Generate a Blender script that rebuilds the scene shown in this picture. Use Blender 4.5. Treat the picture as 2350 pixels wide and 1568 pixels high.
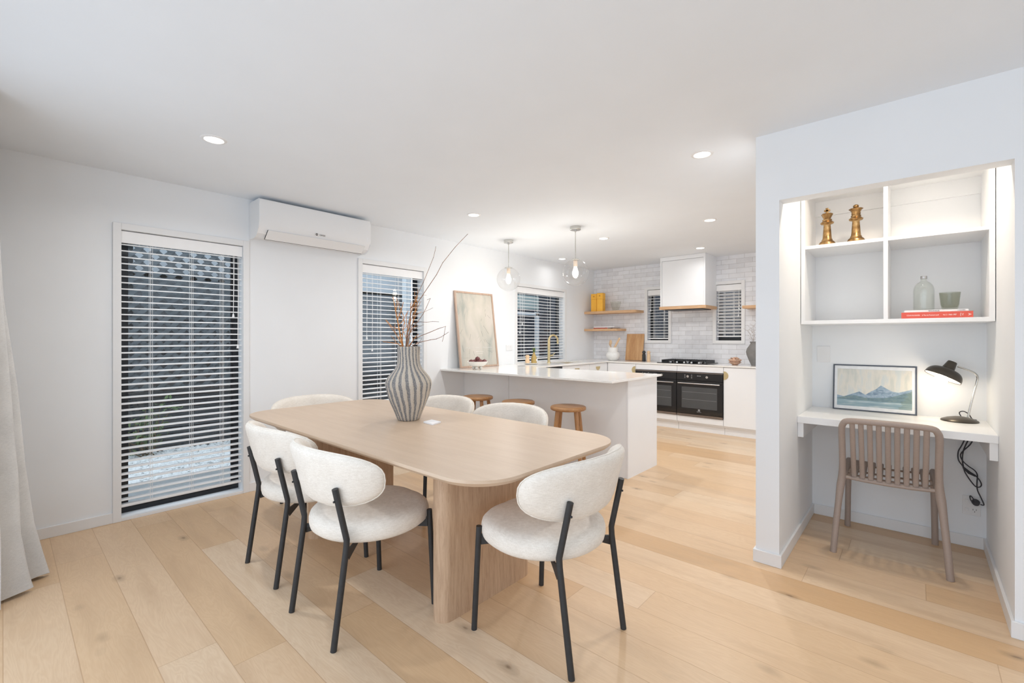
import bpy, bmesh, math, random
from math import pi, sin, cos, radians, sqrt, atan2
from mathutils import Vector, Matrix, noise
random.seed(7)
for o in list(bpy.data.objects): bpy.data.objects.remove(o)
sc = bpy.context.scene
C = sc.collection

# ---------------------------------------------------------------- camera
YAW = radians(41.715); FPX = 1043.6; CU = 1175.0; HV = 775.0; EYE = 1.2657
cam = bpy.data.cameras.new('camera'); camo = bpy.data.objects.new('camera', cam); C.objects.link(camo)
cam.sensor_fit = 'HORIZONTAL'; cam.sensor_width = 36.0; cam.lens = FPX / 2350 * 36
cam.shift_y = -(784 - HV) / 2350; cam.clip_start = 0.05; cam.clip_end = 200
camo.location = (0, 0, EYE); camo.rotation_euler = (pi/2, 0, YAW)
sc.camera = camo
# ---------------------------------------------------------------- world, exposure, large lights
w = bpy.data.worlds.new('sky'); sc.world = w; w.use_nodes = True
wb = w.node_tree.nodes['Background']; wb.inputs[0].default_value = (0.80, 0.89, 1.0, 1); wb.inputs[1].default_value = 2.1
sc.view_settings.view_transform = 'Standard'; sc.view_settings.look = 'None'
sc.view_settings.gamma = 1; sc.view_settings.use_curve_mapping = False
sc.view_settings.exposure = 0.06
sc.cycles.diffuse_bounces = 8; sc.cycles.transparent_max_bounces = 24
def area(name, loc, rot, sx, sy, power, color, spread=pi):
    l = bpy.data.lights.new(name, 'AREA'); l.shape = 'RECTANGLE'; l.size = sx; l.size_y = sy
    l.energy = power; l.color = color; l.spread = spread
    o = bpy.data.objects.new(name, l); C.objects.link(o); o.location = loc; o.rotation_euler = rot
    return o
# sky light enters through the glazed doors, an added east window and an added kitchen side opening (all outside the view); portals only guide the sampling
for nm, loc, rot, sx, sy in (('portal_south', (-.35, -.33, 1.13), (pi/2, 0, 0), 5.3, 2.26), ('portal_east', (2.68, 1.0, 1.5), (0, pi/2, 0), 1.0, 1.0), ('portal_kitchen', (.52, 5.2, 1.1), (0, pi/2, 0), 2.2, 1.5)):
    o = area(nm, loc, rot, sx, sy, 1, (1, 1, 1)); o.data.cycles.is_portal = True

# ---------------------------------------------------------------- mesh helpers
class MB:
    def __init__(s): s.bm = bmesh.new()
    def quad(s, pts):
        return s.bm.faces.new([s.bm.verts.new(p) for p in pts])
    def box(s, x0, x1, y0, y1, z0, z1, bev=0):
        vs = [s.bm.verts.new((x, y, z)) for x in (x0, x1) for y in (y0, y1) for z in (z0, z1)]
        fs = [s.bm.faces.new([vs[i] for i in f]) for f in ((0,1,3,2),(4,6,7,5),(0,4,5,1),(2,3,7,6),(0,2,6,4),(1,5,7,3))]
        if bev:
            es = list({e for f in fs for e in f.edges})
            bmesh.ops.bevel(s.bm, geom=es, offset=bev, segments=2, affect='EDGES', profile=0.5)
        return s
    def loft(s, rings, cap=True, closed=True):
        R = [[s.bm.verts.new(p) for p in r] for r in rings]; n = len(R[0])
        for a, b in zip(R, R[1:]):
            for i in range(n if closed else n - 1):
                j = (i + 1) % n
                s.bm.faces.new((a[i], a[j], b[j], b[i]))
        if cap:
            s.bm.faces.new(list(reversed(R[0]))); s.bm.faces.new(R[-1])
        return s
    def tube(s, pts, r, n=10, cap=True, flat=1.0):
        pts = [Vector(p) for p in pts]; m = len(pts)
        rs = r if isinstance(r, (list, tuple)) else [r] * m
        rings = []; up = None
        for i, p in enumerate(pts):
            d = (pts[min(i+1, m-1)] - pts[max(i-1, 0)])
            if d.length < 1e-9: d = Vector((0, 0, 1))
            d.normalize()
            if up is None:
                up = Vector((0, 0, 1)) if abs(d.z) < .9 else Vector((0, 1, 0))
            a = d.cross(up); 
            if a.length < 1e-6: a = d.cross(Vector((1, 0, 0)))
            a.normalize(); b = a.cross(d).normalized(); up = b
            rings.append([p + (a * cos(2*pi*k/n) + b * sin(2*pi*k/n) * flat) * rs[i] for k in range(n)])
        return s.loft(rings, cap)
    def lathe(s, prof, n=32, c=(0, 0, 0), cap=True, f=None):
        rings = []
        for r, z in prof:
            rings.append([(c[0] + (r * (f(2*pi*k/n, z) if f else 1)) * cos(2*pi*k/n), c[1] + (r * (f(2*pi*k/n, z) if f else 1)) * sin(2*pi*k/n), c[2] + z) for k in range(n)])
        return s.loft(rings, cap)
    def prism(s, outline, z0, z1, ch=0.0):
        if ch:
            cx = sum(p[0] for p in outline)/len(outline); cy = sum(p[1] for p in outline)/len(outline)
            def sh(o, d):
                out = []
                m = len(o)
                for i in range(m):
                    a = Vector(o[i-1]); b = Vector(o[(i+1) % m]); t = (b - a)
                    nrm = Vector((t.y, -t.x)).normalized()
                    out.append((o[i][0] - nrm.x * d, o[i][1] - nrm.y * d))
                return out
            ins = sh(outline, ch)
            return s.loft([[(x, y, z0) for x, y in ins], [(x, y, z0 + ch) for x, y in outline], [(x, y, z1 - ch) for x, y in outline], [(x, y, z1) for x, y in ins]])
        return s.loft([[(x, y, z0) for x, y in outline], [(x, y, z1) for x, y in outline]])
    def ball(s, c, r, sx=1, sy=1, sz=1, sub=2):
        g = bmesh.ops.create_icosphere(s.bm, subdivisions=sub, radius=r)
        for v in g['verts']:
            v.co = Vector((v.co.x*sx + c[0], v.co.y*sy + c[1], v.co.z*sz + c[2]))
        return s
    def xf(s, M):
        bmesh.ops.transform(s.bm, matrix=M, verts=s.bm.verts); return s
    def build(s, name, mat, parent=None, world=False, smooth=40):
        bm = s.bm
        if world and parent is not None:
            off = Vector(); p = parent
            while p: off += Vector(p.location); p = p.parent
            bmesh.ops.translate(bm, vec=-off, verts=bm.verts)
        bmesh.ops.recalc_face_normals(bm, faces=bm.faces)
        if smooth:
            th = radians(smooth)
            for f in bm.faces: f.smooth = True
            for e in bm.edges:
                if len(e.link_faces) != 2 or e.calc_face_angle(0) > th: e.smooth = False
        me = bpy.data.meshes.new(name); bm.to_mesh(me); bm.free()
        for m in (mat if isinstance(mat, (list, tuple)) else [mat]): me.materials.append(m)
        o = bpy.data.objects.new(name, me); C.objects.link(o); o.parent = parent
        return o
def tag(o, label=None, cat=None, group=None, kind=None):
    if label: o['label'] = label
    if cat: o['category'] = cat
    if group: o['group'] = group
    if kind: o['kind'] = kind
    return o
def thing(name, label, cat, loc=(0, 0, 0), rz=0, group=None):
    o = bpy.data.objects.new(name, None); C.objects.link(o); o.empty_display_size = .05
    o.location = loc; o.rotation_euler = (0, 0, rz)
    return tag(o, label, cat, group)
def solo(name, mb, mat, label, cat, group=None, smooth=40, rot=None, loc=None):
    """one-mesh thing: origin moved to the middle of its base (world coordinates in, unless loc given)"""
    if loc is None:
        vs = mb.bm.verts
        xs = [v.co.x for v in vs]; ys = [v.co.y for v in vs]; zs = [v.co.z for v in vs]
        loc = ((min(xs)+max(xs))/2, (min(ys)+max(ys))/2, min(zs))
        bmesh.ops.translate(mb.bm, vec=-Vector(loc), verts=mb.bm.verts)
    o = mb.build(name, mat, smooth=smooth); o.location = loc
    if rot: o.rotation_euler = rot
    return tag(o, label, cat, group)
def struct(name, mb, mat, smooth=0, parent=None):
    o = mb.build(name, mat, parent, world=parent is not None, smooth=smooth)
    if parent is None: o['kind'] = 'structure'
    return o
def copy_tree(src, parent=None, label=None):
    o = src.copy(); C.objects.link(o); o.parent = parent
    if label: o['label'] = label
    for ch in [c for c in bpy.data.objects if c.parent == src]: copy_tree(ch, o)
    return o
def rrect(x0, x1, y0, y1, r, n=8):
    out = []
    for cx, cy, a0 in ((x1-r, y1-r, 0), (x0+r, y1-r, pi/2), (x0+r, y0+r, pi), (x1-r, y0+r, 1.5*pi)):
        for i in range(n+1):
            a = a0 + pi/2*i/n; out.append((cx + r*cos(a), cy + r*sin(a)))
    return out
def PD(u, v, d):
    """point seen at photo pixel (u, v) at distance d along the view axis (site measurement)"""
    F = Vector((-sin(YAW), cos(YAW), 0)); R = Vector((cos(YAW), sin(YAW), 0))
    return Vector((0, 0, EYE)) + F*d + R*((u-CU)/FPX*d) + Vector((0, 0, (HV-v)/FPX*d))
def text(body, size, loc, rot, mat, parent, name='lettering', extrude=.0004, align='CENTER', world=True, xs=1.0):
    cu = bpy.data.curves.new(name, 'FONT'); cu.body = body; cu.size = size; cu.extrude = extrude
    cu.align_x = align; cu.align_y = 'CENTER'; cu.resolution_u = 3
    t = bpy.data.objects.new(name, cu); C.objects.link(t)
    bpy.context.view_layer.update()
    me = bpy.data.meshes.new_from_object(t.evaluated_get(bpy.context.evaluated_depsgraph_get()))
    bpy.data.objects.remove(t); bpy.data.curves.remove(cu)
    M = Matrix.Translation(Vector(loc)) @ rot @ Matrix.Diagonal((xs, 1, 1, 1))
    if world and parent is not None:
        off = Vector(); p = parent
        while p: off += Vector(p.location); p = p.parent
        M = Matrix.Translation(-off) @ M
    me.transform(M); me.materials.clear(); me.materials.append(mat)
    o = bpy.data.objects.new(name, me); C.objects.link(o); o.parent = parent
    return o

# ---------------------------------------------------------------- materials
class NT:
    def __init__(s, name, rough=.5, metal=0, col=(.8,.8,.8)):
        s.m = bpy.data.materials.new(name); s.m.use_nodes = True; s.t = s.m.node_tree
        s.b = s.t.nodes['Principled BSDF']; s.b.inputs['Roughness'].default_value = rough
        s.b.inputs['Metallic'].default_value = metal; s.b.inputs['Base Color'].default_value = (*col, 1)
    def n(s, typ, **k):
        nd = s.t.nodes.new(typ)
        for a, v in k.items():
            if a.startswith('i_'):
                key = a[2:]; key = int(key) if key.isdigit() else key.replace('_', ' ')
                if isinstance(v, bpy.types.NodeSocket): s.t.links.new(v, nd.inputs[key])
                else: nd.inputs[key].default_value = v
            else: setattr(nd, a, v)
        return nd
    def math(s, op, a, b=0.0, c=0.0):
        nd = s.t.nodes.new('ShaderNodeMath'); nd.operation = op
        for i, v in enumerate((a, b, c)):
            if isinstance(v, bpy.types.NodeSocket): s.t.links.new(v, nd.inputs[i])
            else: nd.inputs[i].default_value = v
        return nd.outputs[0]
    def ramp(s, fac, stops, interp='LINEAR'):
        nd = s.t.nodes.new('ShaderNodeValToRGB'); e = nd.color_ramp.elements; nd.color_ramp.interpolation = interp
        while len(e) > 1: e.remove(e[-1])
        e[0].position = stops[0][0]; e[0].color = (*stops[0][1], 1)
        for p, c in stops[1:]:
            q = e.new(p); q.color = (*c, 1)
        s.t.links.new(fac, nd.inputs[0]); return nd.outputs[0]
    def mix(s, fac, a, b, blend='MIX'):
        nd = s.t.nodes.new('ShaderNodeMix'); nd.data_type = 'RGBA'; nd.blend_type = blend
        for k, v in ((0, fac), (6, a), (7, b)):
            if isinstance(v, bpy.types.NodeSocket): s.t.links.new(v, nd.inputs[k])
            else: nd.inputs[k].default_value = v if k == 0 else (*v, 1)
        return nd.outputs[2]
    def link(s, a, b): s.t.links.new(a, s.b.inputs[b]); return s
    def bump(s, h, strength=.2, dist=.002):
        nd = s.t.nodes.new('ShaderNodeBump'); nd.inputs['Strength'].default_value = strength; nd.inputs['Distance'].default_value = dist
        s.t.links.new(h, nd.inputs['Height']); s.t.links.new(nd.outputs[0], s.b.inputs['Normal']); return s
    def obj(s, scale=(1,1,1), rot=(0,0,0), loc=(0,0,0)):
        tc = s.t.nodes.new('ShaderNodeTexCoord'); mp = s.t.nodes.new('ShaderNodeMapping')
        mp.inputs['Scale'].default_value = scale; mp.inputs['Rotation'].default_value = rot; mp.inputs['Location'].default_value = loc
        s.t.links.new(tc.outputs['Object'], mp.inputs[0]); return mp.outputs[0]
def lin(r, g, b):
    f = lambda c: c/255/12.92 if c/255 <= .04045 else ((c/255+.055)/1.055)**2.4
    return (f(r), f(g), f(b))
def plain(name, col, rough=.5, metal=0, nscale=40, namp=.04, bump=0, coat=0, spec=None):
    m = NT(name, rough, metal, col)
    co = m.obj()
    nz = m.n('ShaderNodeTexNoise', i_Vector=co, i_Scale=float(nscale), i_Detail=3.0)
    lo = tuple(max(0, c*(1-namp)) for c in col); hi = tuple(min(1, c*(1+namp)) for c in col)
    m.link(m.ramp(nz.outputs[0], [(.3, lo), (.7, hi)]), 'Base Color')
    if bump: m.bump(nz.outputs[0], bump, .001)
    if coat: m.b.inputs['Coat Weight'].default_value = coat
    if spec is not None: m.b.inputs['Specular IOR Level'].default_value = spec
    return m.m
def glass(name, col=(1,1,1), rough=0.0, alpha_glass=True, tint=0.0, fac=.12, base=.035):
    """thin clear glass: mostly transparent with a fresnel reflection"""
    m = bpy.data.materials.new(name); m.use_nodes = True; t = m.node_tree
    for n in list(t.nodes): t.nodes.remove(n)
    out = t.nodes.new('ShaderNodeOutputMaterial'); mx = t.nodes.new('ShaderNodeMixShader')
    tr = t.nodes.new('ShaderNodeBsdfTransparent'); gl = t.nodes.new('ShaderNodeBsdfGlossy')
    tr.inputs[0].default_value = (*col, 1); gl.inputs['Roughness'].default_value = rough
    lw = t.nodes.new('ShaderNodeLayerWeight'); lw.inputs[0].default_value = .5
    pw = t.nodes.new('ShaderNodeMath'); pw.operation = 'POWER'; pw.inputs[1].default_value = 4.0; t.links.new(lw.outputs['Facing'], pw.inputs[0])
    ma = t.nodes.new('ShaderNodeMath'); ma.operation = 'MULTIPLY_ADD'; ma.inputs[1].default_value = fac*2.2; ma.inputs[2].default_value = base; t.links.new(pw.outputs[0], ma.inputs[0])
    t.links.new(ma.outputs[0], mx.inputs[0]); t.links.new(tr.outputs[0], mx.inputs[1]); t.links.new(gl.outputs[0], mx.inputs[2])
    t.links.new(mx.outputs[0], out.inputs[0]); return m
def emit(name, col, strength):
    m = NT(name, .4, 0, col); m.b.inputs['Emission Color'].default_value = (*col, 1); m.b.inputs['Emission Strength'].default_value = strength
    return m.m
def wood(name, stops, axis='x', scale=1.0, rough=.45, bump=.06, ring=1.0):
    m = NT(name, rough)
    sc_ = {'x': (1.2, 14, 14), 'y': (14, 1.2, 14), 'z': (14, 14, 1.2)}[axis]
    sc_ = tuple(v*scale for v in sc_)
    co = m.obj(sc_)
    nz = m.n('ShaderNodeTexNoise', i_Vector=co, i_Scale=2.2*ring, i_Detail=6.0, i_Roughness=.65, i_Distortion=.6)
    fine = m.n('ShaderNodeTexNoise', i_Vector=m.obj(tuple(v*5 for v in sc_)), i_Scale=3.0, i_Detail=4.0)
    f = m.math('ADD', m.math('MULTIPLY', nz.outputs[0], .75), m.math('MULTIPLY', fine.outputs[0], .25))
    m.link(m.ramp(f, stops), 'Base Color'); m.bump(f, bump, .001)
    return m.m
def fabric(name, c0, c1, scale=260, bump=.5, rough=.95):
    m = NT(name, rough); m.b.inputs['Sheen Weight'].default_value = .25; m.b.inputs['Specular IOR Level'].default_value = .15
    a = m.n('ShaderNodeTexNoise', i_Vector=m.obj((.18, .18, 1)), i_Scale=float(scale), i_Detail=2.0)
    b = m.n('ShaderNodeTexNoise', i_Vector=m.obj((1, 1, .4)), i_Scale=float(scale)*1.6, i_Detail=2.0)
    big = m.n('ShaderNodeTexNoise', i_Vector=m.obj(), i_Scale=9.0, i_Detail=2.0)
    f = m.math('MULTIPLY', m.math('ADD', a.outputs[0], b.outputs[0]), .5)
    g = m.math('ADD', m.math('MULTIPLY', f, .7), m.math('MULTIPLY', big.outputs[0], .3))
    m.link(m.ramp(g, [(.38, c0), (.62, c1)]), 'Base Color'); m.bump(f, bump, .0012)
    return m.m

M = {}
M['wall'] = plain('wall_paint', (.83,.85,.87), .75, nscale=3, namp=.01)
M['ceil'] = plain('ceiling_paint', (.815,.858,.905), .85, nscale=3, namp=.01)
M['trim'] = plain('trim_paint', (.80,.805,.81), .4, nscale=3, namp=.01)
M['cab'] = plain('cabinet_white', (.84,.855,.875), .35, nscale=3, namp=.01)
M['stone'] = plain('white_engineered_stone', (.84,.83,.81), .12, nscale=30, namp=.02, coat=.2)
M['blind'] = plain('blind_white', (.90,.905,.91), .45, nscale=20, namp=.01)
M['frame_black'] = plain('aluminium_black', lin(34,36,40), .35, nscale=20, namp=.1)
M['acwhite'] = plain('ac_plastic', (.84,.85,.86), .3, nscale=3, namp=.005)
M['black'] = plain('matte_black_steel', lin(52,53,55), .5, metal=.2, nscale=60, namp=.08)
M['darkgap'] = plain('dark_gap', lin(40,40,42), .8)
M['chrome'] = plain('brushed_nickel', (.62,.61,.58), .25, metal=1, nscale=80, namp=.05)
M['steel'] = plain('steel_grey', (.55,.55,.55), .3, metal=1, nscale=80, namp=.05)
M['brass'] = plain('brushed_brass', lin(206,188,144), .35, metal=.6, nscale=60, namp=.06)
M['antique'] = None
M['fabric'] = fabric('cream_upholstery', lin(222,214,203), lin(243,237,228), 300, .4)
M['linen'] = fabric('grey_linen', lin(200,200,199), lin(218,218,217), 420, .2)
M['pane'] = glass('window_glass', (.96,.98,.98), 0.0, fac=.25)
M['pendant_glass'] = glass('globe_glass', (.975,.975,.975), 0.03, fac=.2, base=.06)
M['bottle_glass'] = glass('bottle_glass', (.96,.968,.955), 0.02, fac=.2)
M['smoke_glass'] = glass('smoke_glass', (.82,.828,.785), 0.02, fac=.15)
oak = [(.30, lin(188,150,112)), (.5, lin(208,174,138)), (.7, lin(222,192,158))]
M['oak_table_x'] = wood('oak_table_top', [(.25, lin(198,174,150)), (.5, lin(206,182,158)), (.75, lin(212,190,167))], 'x', .8, .38, .02)
M['oak_leg'] = wood('oak_table_leg', [(.30, lin(168,138,112)), (.5, lin(192,162,134)), (.7, lin(208,180,152))], 'z', 2.2, .45, .05)
M['stool'] = wood('stool_elm', [(.3, lin(138,96,58)), (.5, lin(172,126,82)), (.7, lin(196,152,106))], 'x', 1.2, .35, .06)
M['stool_z'] = wood('stool_elm_leg', [(.3, lin(138,96,58)), (.5, lin(172,126,82)), (.7, lin(196,152,106))], 'z', 1.2, .35, .06)
M['shelf_wood'] = wood('shelf_oak', [(.3, lin(188,150,112)), (.5, lin(208,168,128)), (.7, lin(220,184,146))], 'x', 1.0, .5, .05)
M['board'] = wood('board_wood', [(.28, lin(150,106,68)), (.45, lin(192,146,100)), (.6, lin(208,166,120)), (.75, lin(222,184,140))], 'z', .8, .55, .06)
M['frame_oak'] = wood('frame_oak', [(.3, lin(160,134,116)), (.5, lin(184,158,140)), (.7, lin(198,174,158))], 'z', 1.5, .5, .05)
M['light_wood'] = plain('pale_wood', lin(228,196,158), .5, nscale=30, namp=.06)
M['taupe'] = plain('taupe_plastic', lin(160,144,134), .5, nscale=120, namp=.03, bump=.05)
M['white_paint'] = plain('desk_white', (.85,.855,.86), .3, nscale=3, namp=.01)
M['holder'] = plain('pale_holder', lin(226,208,190), .4)
M['downlight'] = emit('downlight_lens', (1, .98, .94), 5)
M['bulb_warm'] = emit('bulb_warm', (1, .90, .74), 4)
M['bulb_glow'] = emit('pendant_bulb', (1, .90, .74), 22)

def floor_mat():
    m = NT('oak_floor_boards', .38); tc = m.n('ShaderNodeTexCoord'); sx = m.n('ShaderNodeSeparateXYZ', i_0=tc.outputs['Object'])
    W, Ln = .197, 1.9
    yy = m.math('DIVIDE', m.math('SUBTRACT', sx.outputs[1], .397), W)
    row = m.math('FLOOR', yy); fy = m.math('FRACT', yy)
    wn = m.n('ShaderNodeTexWhiteNoise', noise_dimensions='1D', i_W=m.math('ADD', row, 37.3))
    xx = m.math('DIVIDE', m.math('ADD', sx.outputs[0], m.math('MULTIPLY', wn.outputs[0], Ln*3)), Ln)
    col = m.math('FLOOR', xx); fx = m.math('FRACT', xx)
    cv = m.n('ShaderNodeCombineXYZ', i_0=row, i_1=col)
    h = m.n('ShaderNodeTexWhiteNoise', noise_dimensions='2D', i_Vector=cv.outputs[0])
    hs = m.n('ShaderNodeSeparateColor', i_0=h.outputs['Color'])
    gv = m.n('ShaderNodeCombineXYZ', i_0=m.math('ADD', m.math('MULTIPLY', sx.outputs[0], 1.3), m.math('MULTIPLY', hs.outputs[1], 40)),
             i_1=m.math('ADD', m.math('MULTIPLY', sx.outputs[1], 9), m.math('MULTIPLY', hs.outputs[2], 40)))
    g1 = m.n('ShaderNodeTexNoise', i_Vector=gv.outputs[0], i_Scale=1.6, i_Detail=3.0, i_Roughness=.5, i_Distortion=.8)
    rings = m.math('FRACT', m.math('MULTIPLY', g1.outputs[0], 12))
    rings = m.math('ABSOLUTE', m.math('SUBTRACT', rings, .5))
    g2 = m.n('ShaderNodeTexNoise', i_Vector=m.n('ShaderNodeVectorMath', operation='MULTIPLY', i_0=gv.outputs[0], i_1=(3, 9, 1)).outputs[0], i_Scale=3.0, i_Detail=5.0, i_Roughness=.7)
    tone = m.ramp(hs.outputs[0], [(0, lin(212,176,134)), (.07, lin(219,187,148)), (.13, lin(224,194,156)), (.5, lin(229,202,169)), (.85, lin(234,211,181)), (1, lin(238,221,196))])
    gr = m.math('ADD', m.math('MULTIPLY', g2.outputs[0], .55), m.math('MULTIPLY', rings, .5))
    colr = m.mix(m.math('MULTIPLY', m.math('SUBTRACT', 1.0, gr), .55), tone, lin(186,146,106))
    # soft stains
    st = m.n('ShaderNodeTexNoise', i_Vector=gv.outputs[0], i_Scale=.9, i_Detail=2.0)
    colr = m.mix(m.math('MULTIPLY', m.ramp(st.outputs[0], [(.50, (0,0,0)), (.72, (1,1,1))]), .5), colr, lin(190,158,124))
    # knots
    kv = m.n('ShaderNodeCombineXYZ', i_0=m.math('MULTIPLY', sx.outputs[0], 1.0), i_1=m.math('MULTIPLY', sx.outputs[1], 2.0))
    vo = m.n('ShaderNodeTexVoronoi', i_Vector=kv.outputs[0], i_Scale=2.9)
    nzk = m.n('ShaderNodeTexNoise', i_Vector=tc.outputs['Object'], i_Scale=22.0, i_Detail=3.0)
    kd = m.math('ADD', vo.outputs[0], m.math('MULTIPLY', nzk.outputs[0], .10))
    hk = m.n('ShaderNodeSeparateColor', i_0=vo.outputs['Color'])
    sel = m.math('GREATER_THAN', hk.outputs[0], .35)
    kf = m.math('MULTIPLY', m.ramp(kd, [(.075, (1,1,1)), (.11, (.45,.45,.45)), (.24, (0,0,0))]), sel)
    colr = m.mix(m.math('MULTIPLY', kf, .7), colr, lin(112,88,66))
    # seams
    ey = m.math('MINIMUM', fy, m.math('SUBTRACT', 1.0, fy)); ex = m.math('MULTIPLY', m.math('MINIMUM', fx, m.math('SUBTRACT', 1.0, fx)), Ln/W)
    e = m.math('MINIMUM', ey, ex)
    sf = m.ramp(e, [(.0, (1,1,1)), (.006, (.8,.8,.8)), (.011, (0,0,0))])
    colr = m.mix(m.math('MULTIPLY', sf, .4), colr, lin(150,104,62))
    m.link(colr, 'Base Color')
    m.bump(m.math('SUBTRACT', m.math('MULTIPLY', gr, .25), sf), .15, .0015)
    return m.m
M['floor'] = floor_mat()
def tile_mat():
    m = NT('glazed_wall_tile', .16); tc = m.n('ShaderNodeTexCoord'); sx = m.n('ShaderNodeSeparateXYZ', i_0=tc.outputs['Object'])
    v = m.n('ShaderNodeCombineXYZ', i_0=m.math('ADD', sx.outputs[0], .046), i_1=m.math('SUBTRACT', sx.outputs[2], .905))
    br = m.n('ShaderNodeTexBrick', i_Vector=v.outputs[0], i_Scale=1.0, i_Color1=(*lin(240,242,246),1), i_Color2=(*lin(219,220,224),1),
             i_Mortar=(*lin(186,184,184),1), i_Mortar_Size=.0022, i_Mortar_Smooth=.3, i_Bias=-.2, i_Brick_Width=.2, i_Row_Height=.0655)
    nz = m.n('ShaderNodeTexNoise', i_Vector=tc.outputs['Object'], i_Scale=14.0, i_Detail=3.0)
    m.link(m.mix(.25, br.outputs[0], m.ramp(nz.outputs[0], [(.3, lin(208,209,213)), (.7, lin(242,243,247))])), 'Base Color')
    h = m.math('ADD', m.math('MULTIPLY', m.math('SUBTRACT', 1.0, br.outputs['Fac']), 1.0), m.math('MULTIPLY', nz.outputs[0], .5))
    m.bump(h, .35, .002)
    return m.m
M['tile'] = tile_mat()
def vase_mat():
    m = NT('striped_clay', .9); tc = m.n('ShaderNodeTexCoord'); sx = m.n('ShaderNodeSeparateXYZ', i_0=tc.outputs['Object'])
    ang = m.math('ARCTAN2', sx.outputs[1], sx.outputs[0])
    nz = m.n('ShaderNodeTexNoise', i_Vector=tc.outputs['Object'], i_Scale=14.0, i_Detail=3.0)
    a = m.math('ADD', ang, m.math('ADD', m.math('MULTIPLY', sx.outputs[2], .9), m.math('MULTIPLY', nz.outputs[0], .16)))
    s = m.math('SINE', m.math('MULTIPLY', a, 20))
    fine = m.n('ShaderNodeTexNoise', i_Vector=tc.outputs['Object'], i_Scale=210.0, i_Detail=5.0, i_Roughness=.8)
    grain = m.ramp(fine.outputs[0], [(.36, lin(96,98,104)), (.5, lin(138,138,140)), (.64, lin(186,181,173))])
    cream = m.ramp(fine.outputs[0], [(.3, lin(190,179,164)), (.7, lin(222,212,198))])
    f = m.ramp(m.math('ADD', m.math('MULTIPLY_ADD', s, .5, .5), m.math('MULTIPLY', m.math('SUBTRACT', fine.outputs[0], .5), .5)), [(.36, (0,0,0)), (.50, (1,1,1))])
    m.link(m.mix(f, grain, cream), 'Base Color'); m.bump(m.math('ADD', m.math('MULTIPLY', s, .6), fine.outputs[0]), .9, .004)
    return m.m
M['vase'] = vase_mat()
def antique():
    m = NT('antique_brass', .32, .9); nz = m.n('ShaderNodeTexNoise', i_Vector=m.obj(), i_Scale=38.0, i_Detail=5.0)
    m.link(m.ramp(nz.outputs[0], [(.3, lin(104,76,44)), (.5, lin(160,126,82)), (.7, lin(196,164,116))]), 'Base Color')
    m.bump(nz.outputs[0], .2, .001); return m.m
M['antique'] = antique()
def mountain_mat():
    """landscape print: pale streaked sky, blue peaks, lake (object space: x 0..W, z 0..H)"""
    m = NT('mountain_print', .35); tc = m.n('ShaderNodeTexCoord'); sx = m.n('ShaderNodeSeparateXYZ', i_0=tc.outputs['Object'])
    x, z = sx.outputs[0], sx.outputs[2]
    nz = m.n('ShaderNodeTexNoise', i_Vector=m.obj((1, 1, .25)), i_Scale=26.0, i_Detail=3.0)
    sky = m.ramp(nz.outputs[0], [(.35, lin(204,206,198)), (.5, lin(222,218,208)), (.65, lin(206,212,210))])
    def ridge(pts):
        cv = m.n('ShaderNodeFloatCurve', i_Value=m.math('DIVIDE', x, .378)); c = cv.mapping.curves[0]
        c.points[0].location = pts[0]; c.points[1].location = pts[-1]
        for p in pts[1:-1]: c.points.new(*p)
        for p in c.points: p.handle_type = 'VECTOR'
        cv.mapping.update()
        return m.math('MULTIPLY', cv.outputs[0], .245)
    r1 = ridge([(0, .29), (.1, .25), (.2, .32), (.325, .41), (.41, .33), (.5, .44), (.56, .50), (.625, .61), (.70, .53), (.78, .46), (.86, .44), (1, .52)])
    r2 = ridge([(0, .20), (.12, .26), (.25, .30), (.4, .25), (.55, .26), (.7, .28), (.85, .36), (1, .46)])
    n2 = m.n('ShaderNodeTexNoise', i_Vector=m.obj((1, 1, 1.6)), i_Scale=30.0, i_Detail=4.0, i_Distortion=1.0)
    far = m.ramp(n2.outputs[0], [(.35, lin(112,134,156)), (.5, lin(142,164,182)), (.65, lin(162,178,194))])
    near = m.ramp(n2.outputs[0], [(.3, lin(92,114,124)), (.5, lin(112,138,146)), (.7, lin(128,146,142))])
    c = m.mix(m.math('LESS_THAN', z, r1), sky, far); c = m.mix(m.math('LESS_THAN', z, r2), c, near)
    n3 = m.n('ShaderNodeTexNoise', i_Vector=m.obj((.5, 1, 5)), i_Scale=16.0, i_Detail=3.0)
    lake = m.ramp(n3.outputs[0], [(.35, lin(126,154,168)), (.55, lin(152,176,184)), (.7, lin(196,206,208))])
    c = m.mix(m.math('LESS_THAN', z, .245*.17), c, lake)
    tree = m.math('LESS_THAN', m.math('ADD', m.math('MULTIPLY', z, 1.2), m.math('MULTIPLY', n2.outputs[0], .22)), m.math('MULTIPLY', m.math('SUBTRACT', x, .285), 2.6))
    c = m.mix(m.math('MULTIPLY', tree, .45), c, lin(120,138,122))
    m.link(c, 'Base Color'); return m.m
M['mountain'] = mountain_mat()
def abstract_mat():
    m = NT('abstract_canvas', .8)
    a = m.n('ShaderNodeTexNoise', i_Vector=m.obj((1, 1, .45)), i_Scale=5.5, i_Detail=5.0, i_Distortion=.7)
    c = m.ramp(a.outputs[0], [(.34, lin(160,163,156)), (.43, lin(182,179,170)), (.52, lin(192,187,176)), (.66, lin(200,193,184))])
    m.link(c, 'Base Color'); return m.m
M['abstract'] = abstract_mat()
def fence_mat(name, a, b):
    m = NT(name, .85)
    nz = m.n('ShaderNodeTexNoise', i_Vector=m.obj((1, 1, 8)), i_Scale=4.0, i_Detail=4.0)
    m.link(m.ramp(nz.outputs[0], [(.35, a), (.65, b)]), 'Base Color'); return m.m
M['fence'] = fence_mat('fence_stain', lin(52,54,56), lin(84,86,88))
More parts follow.
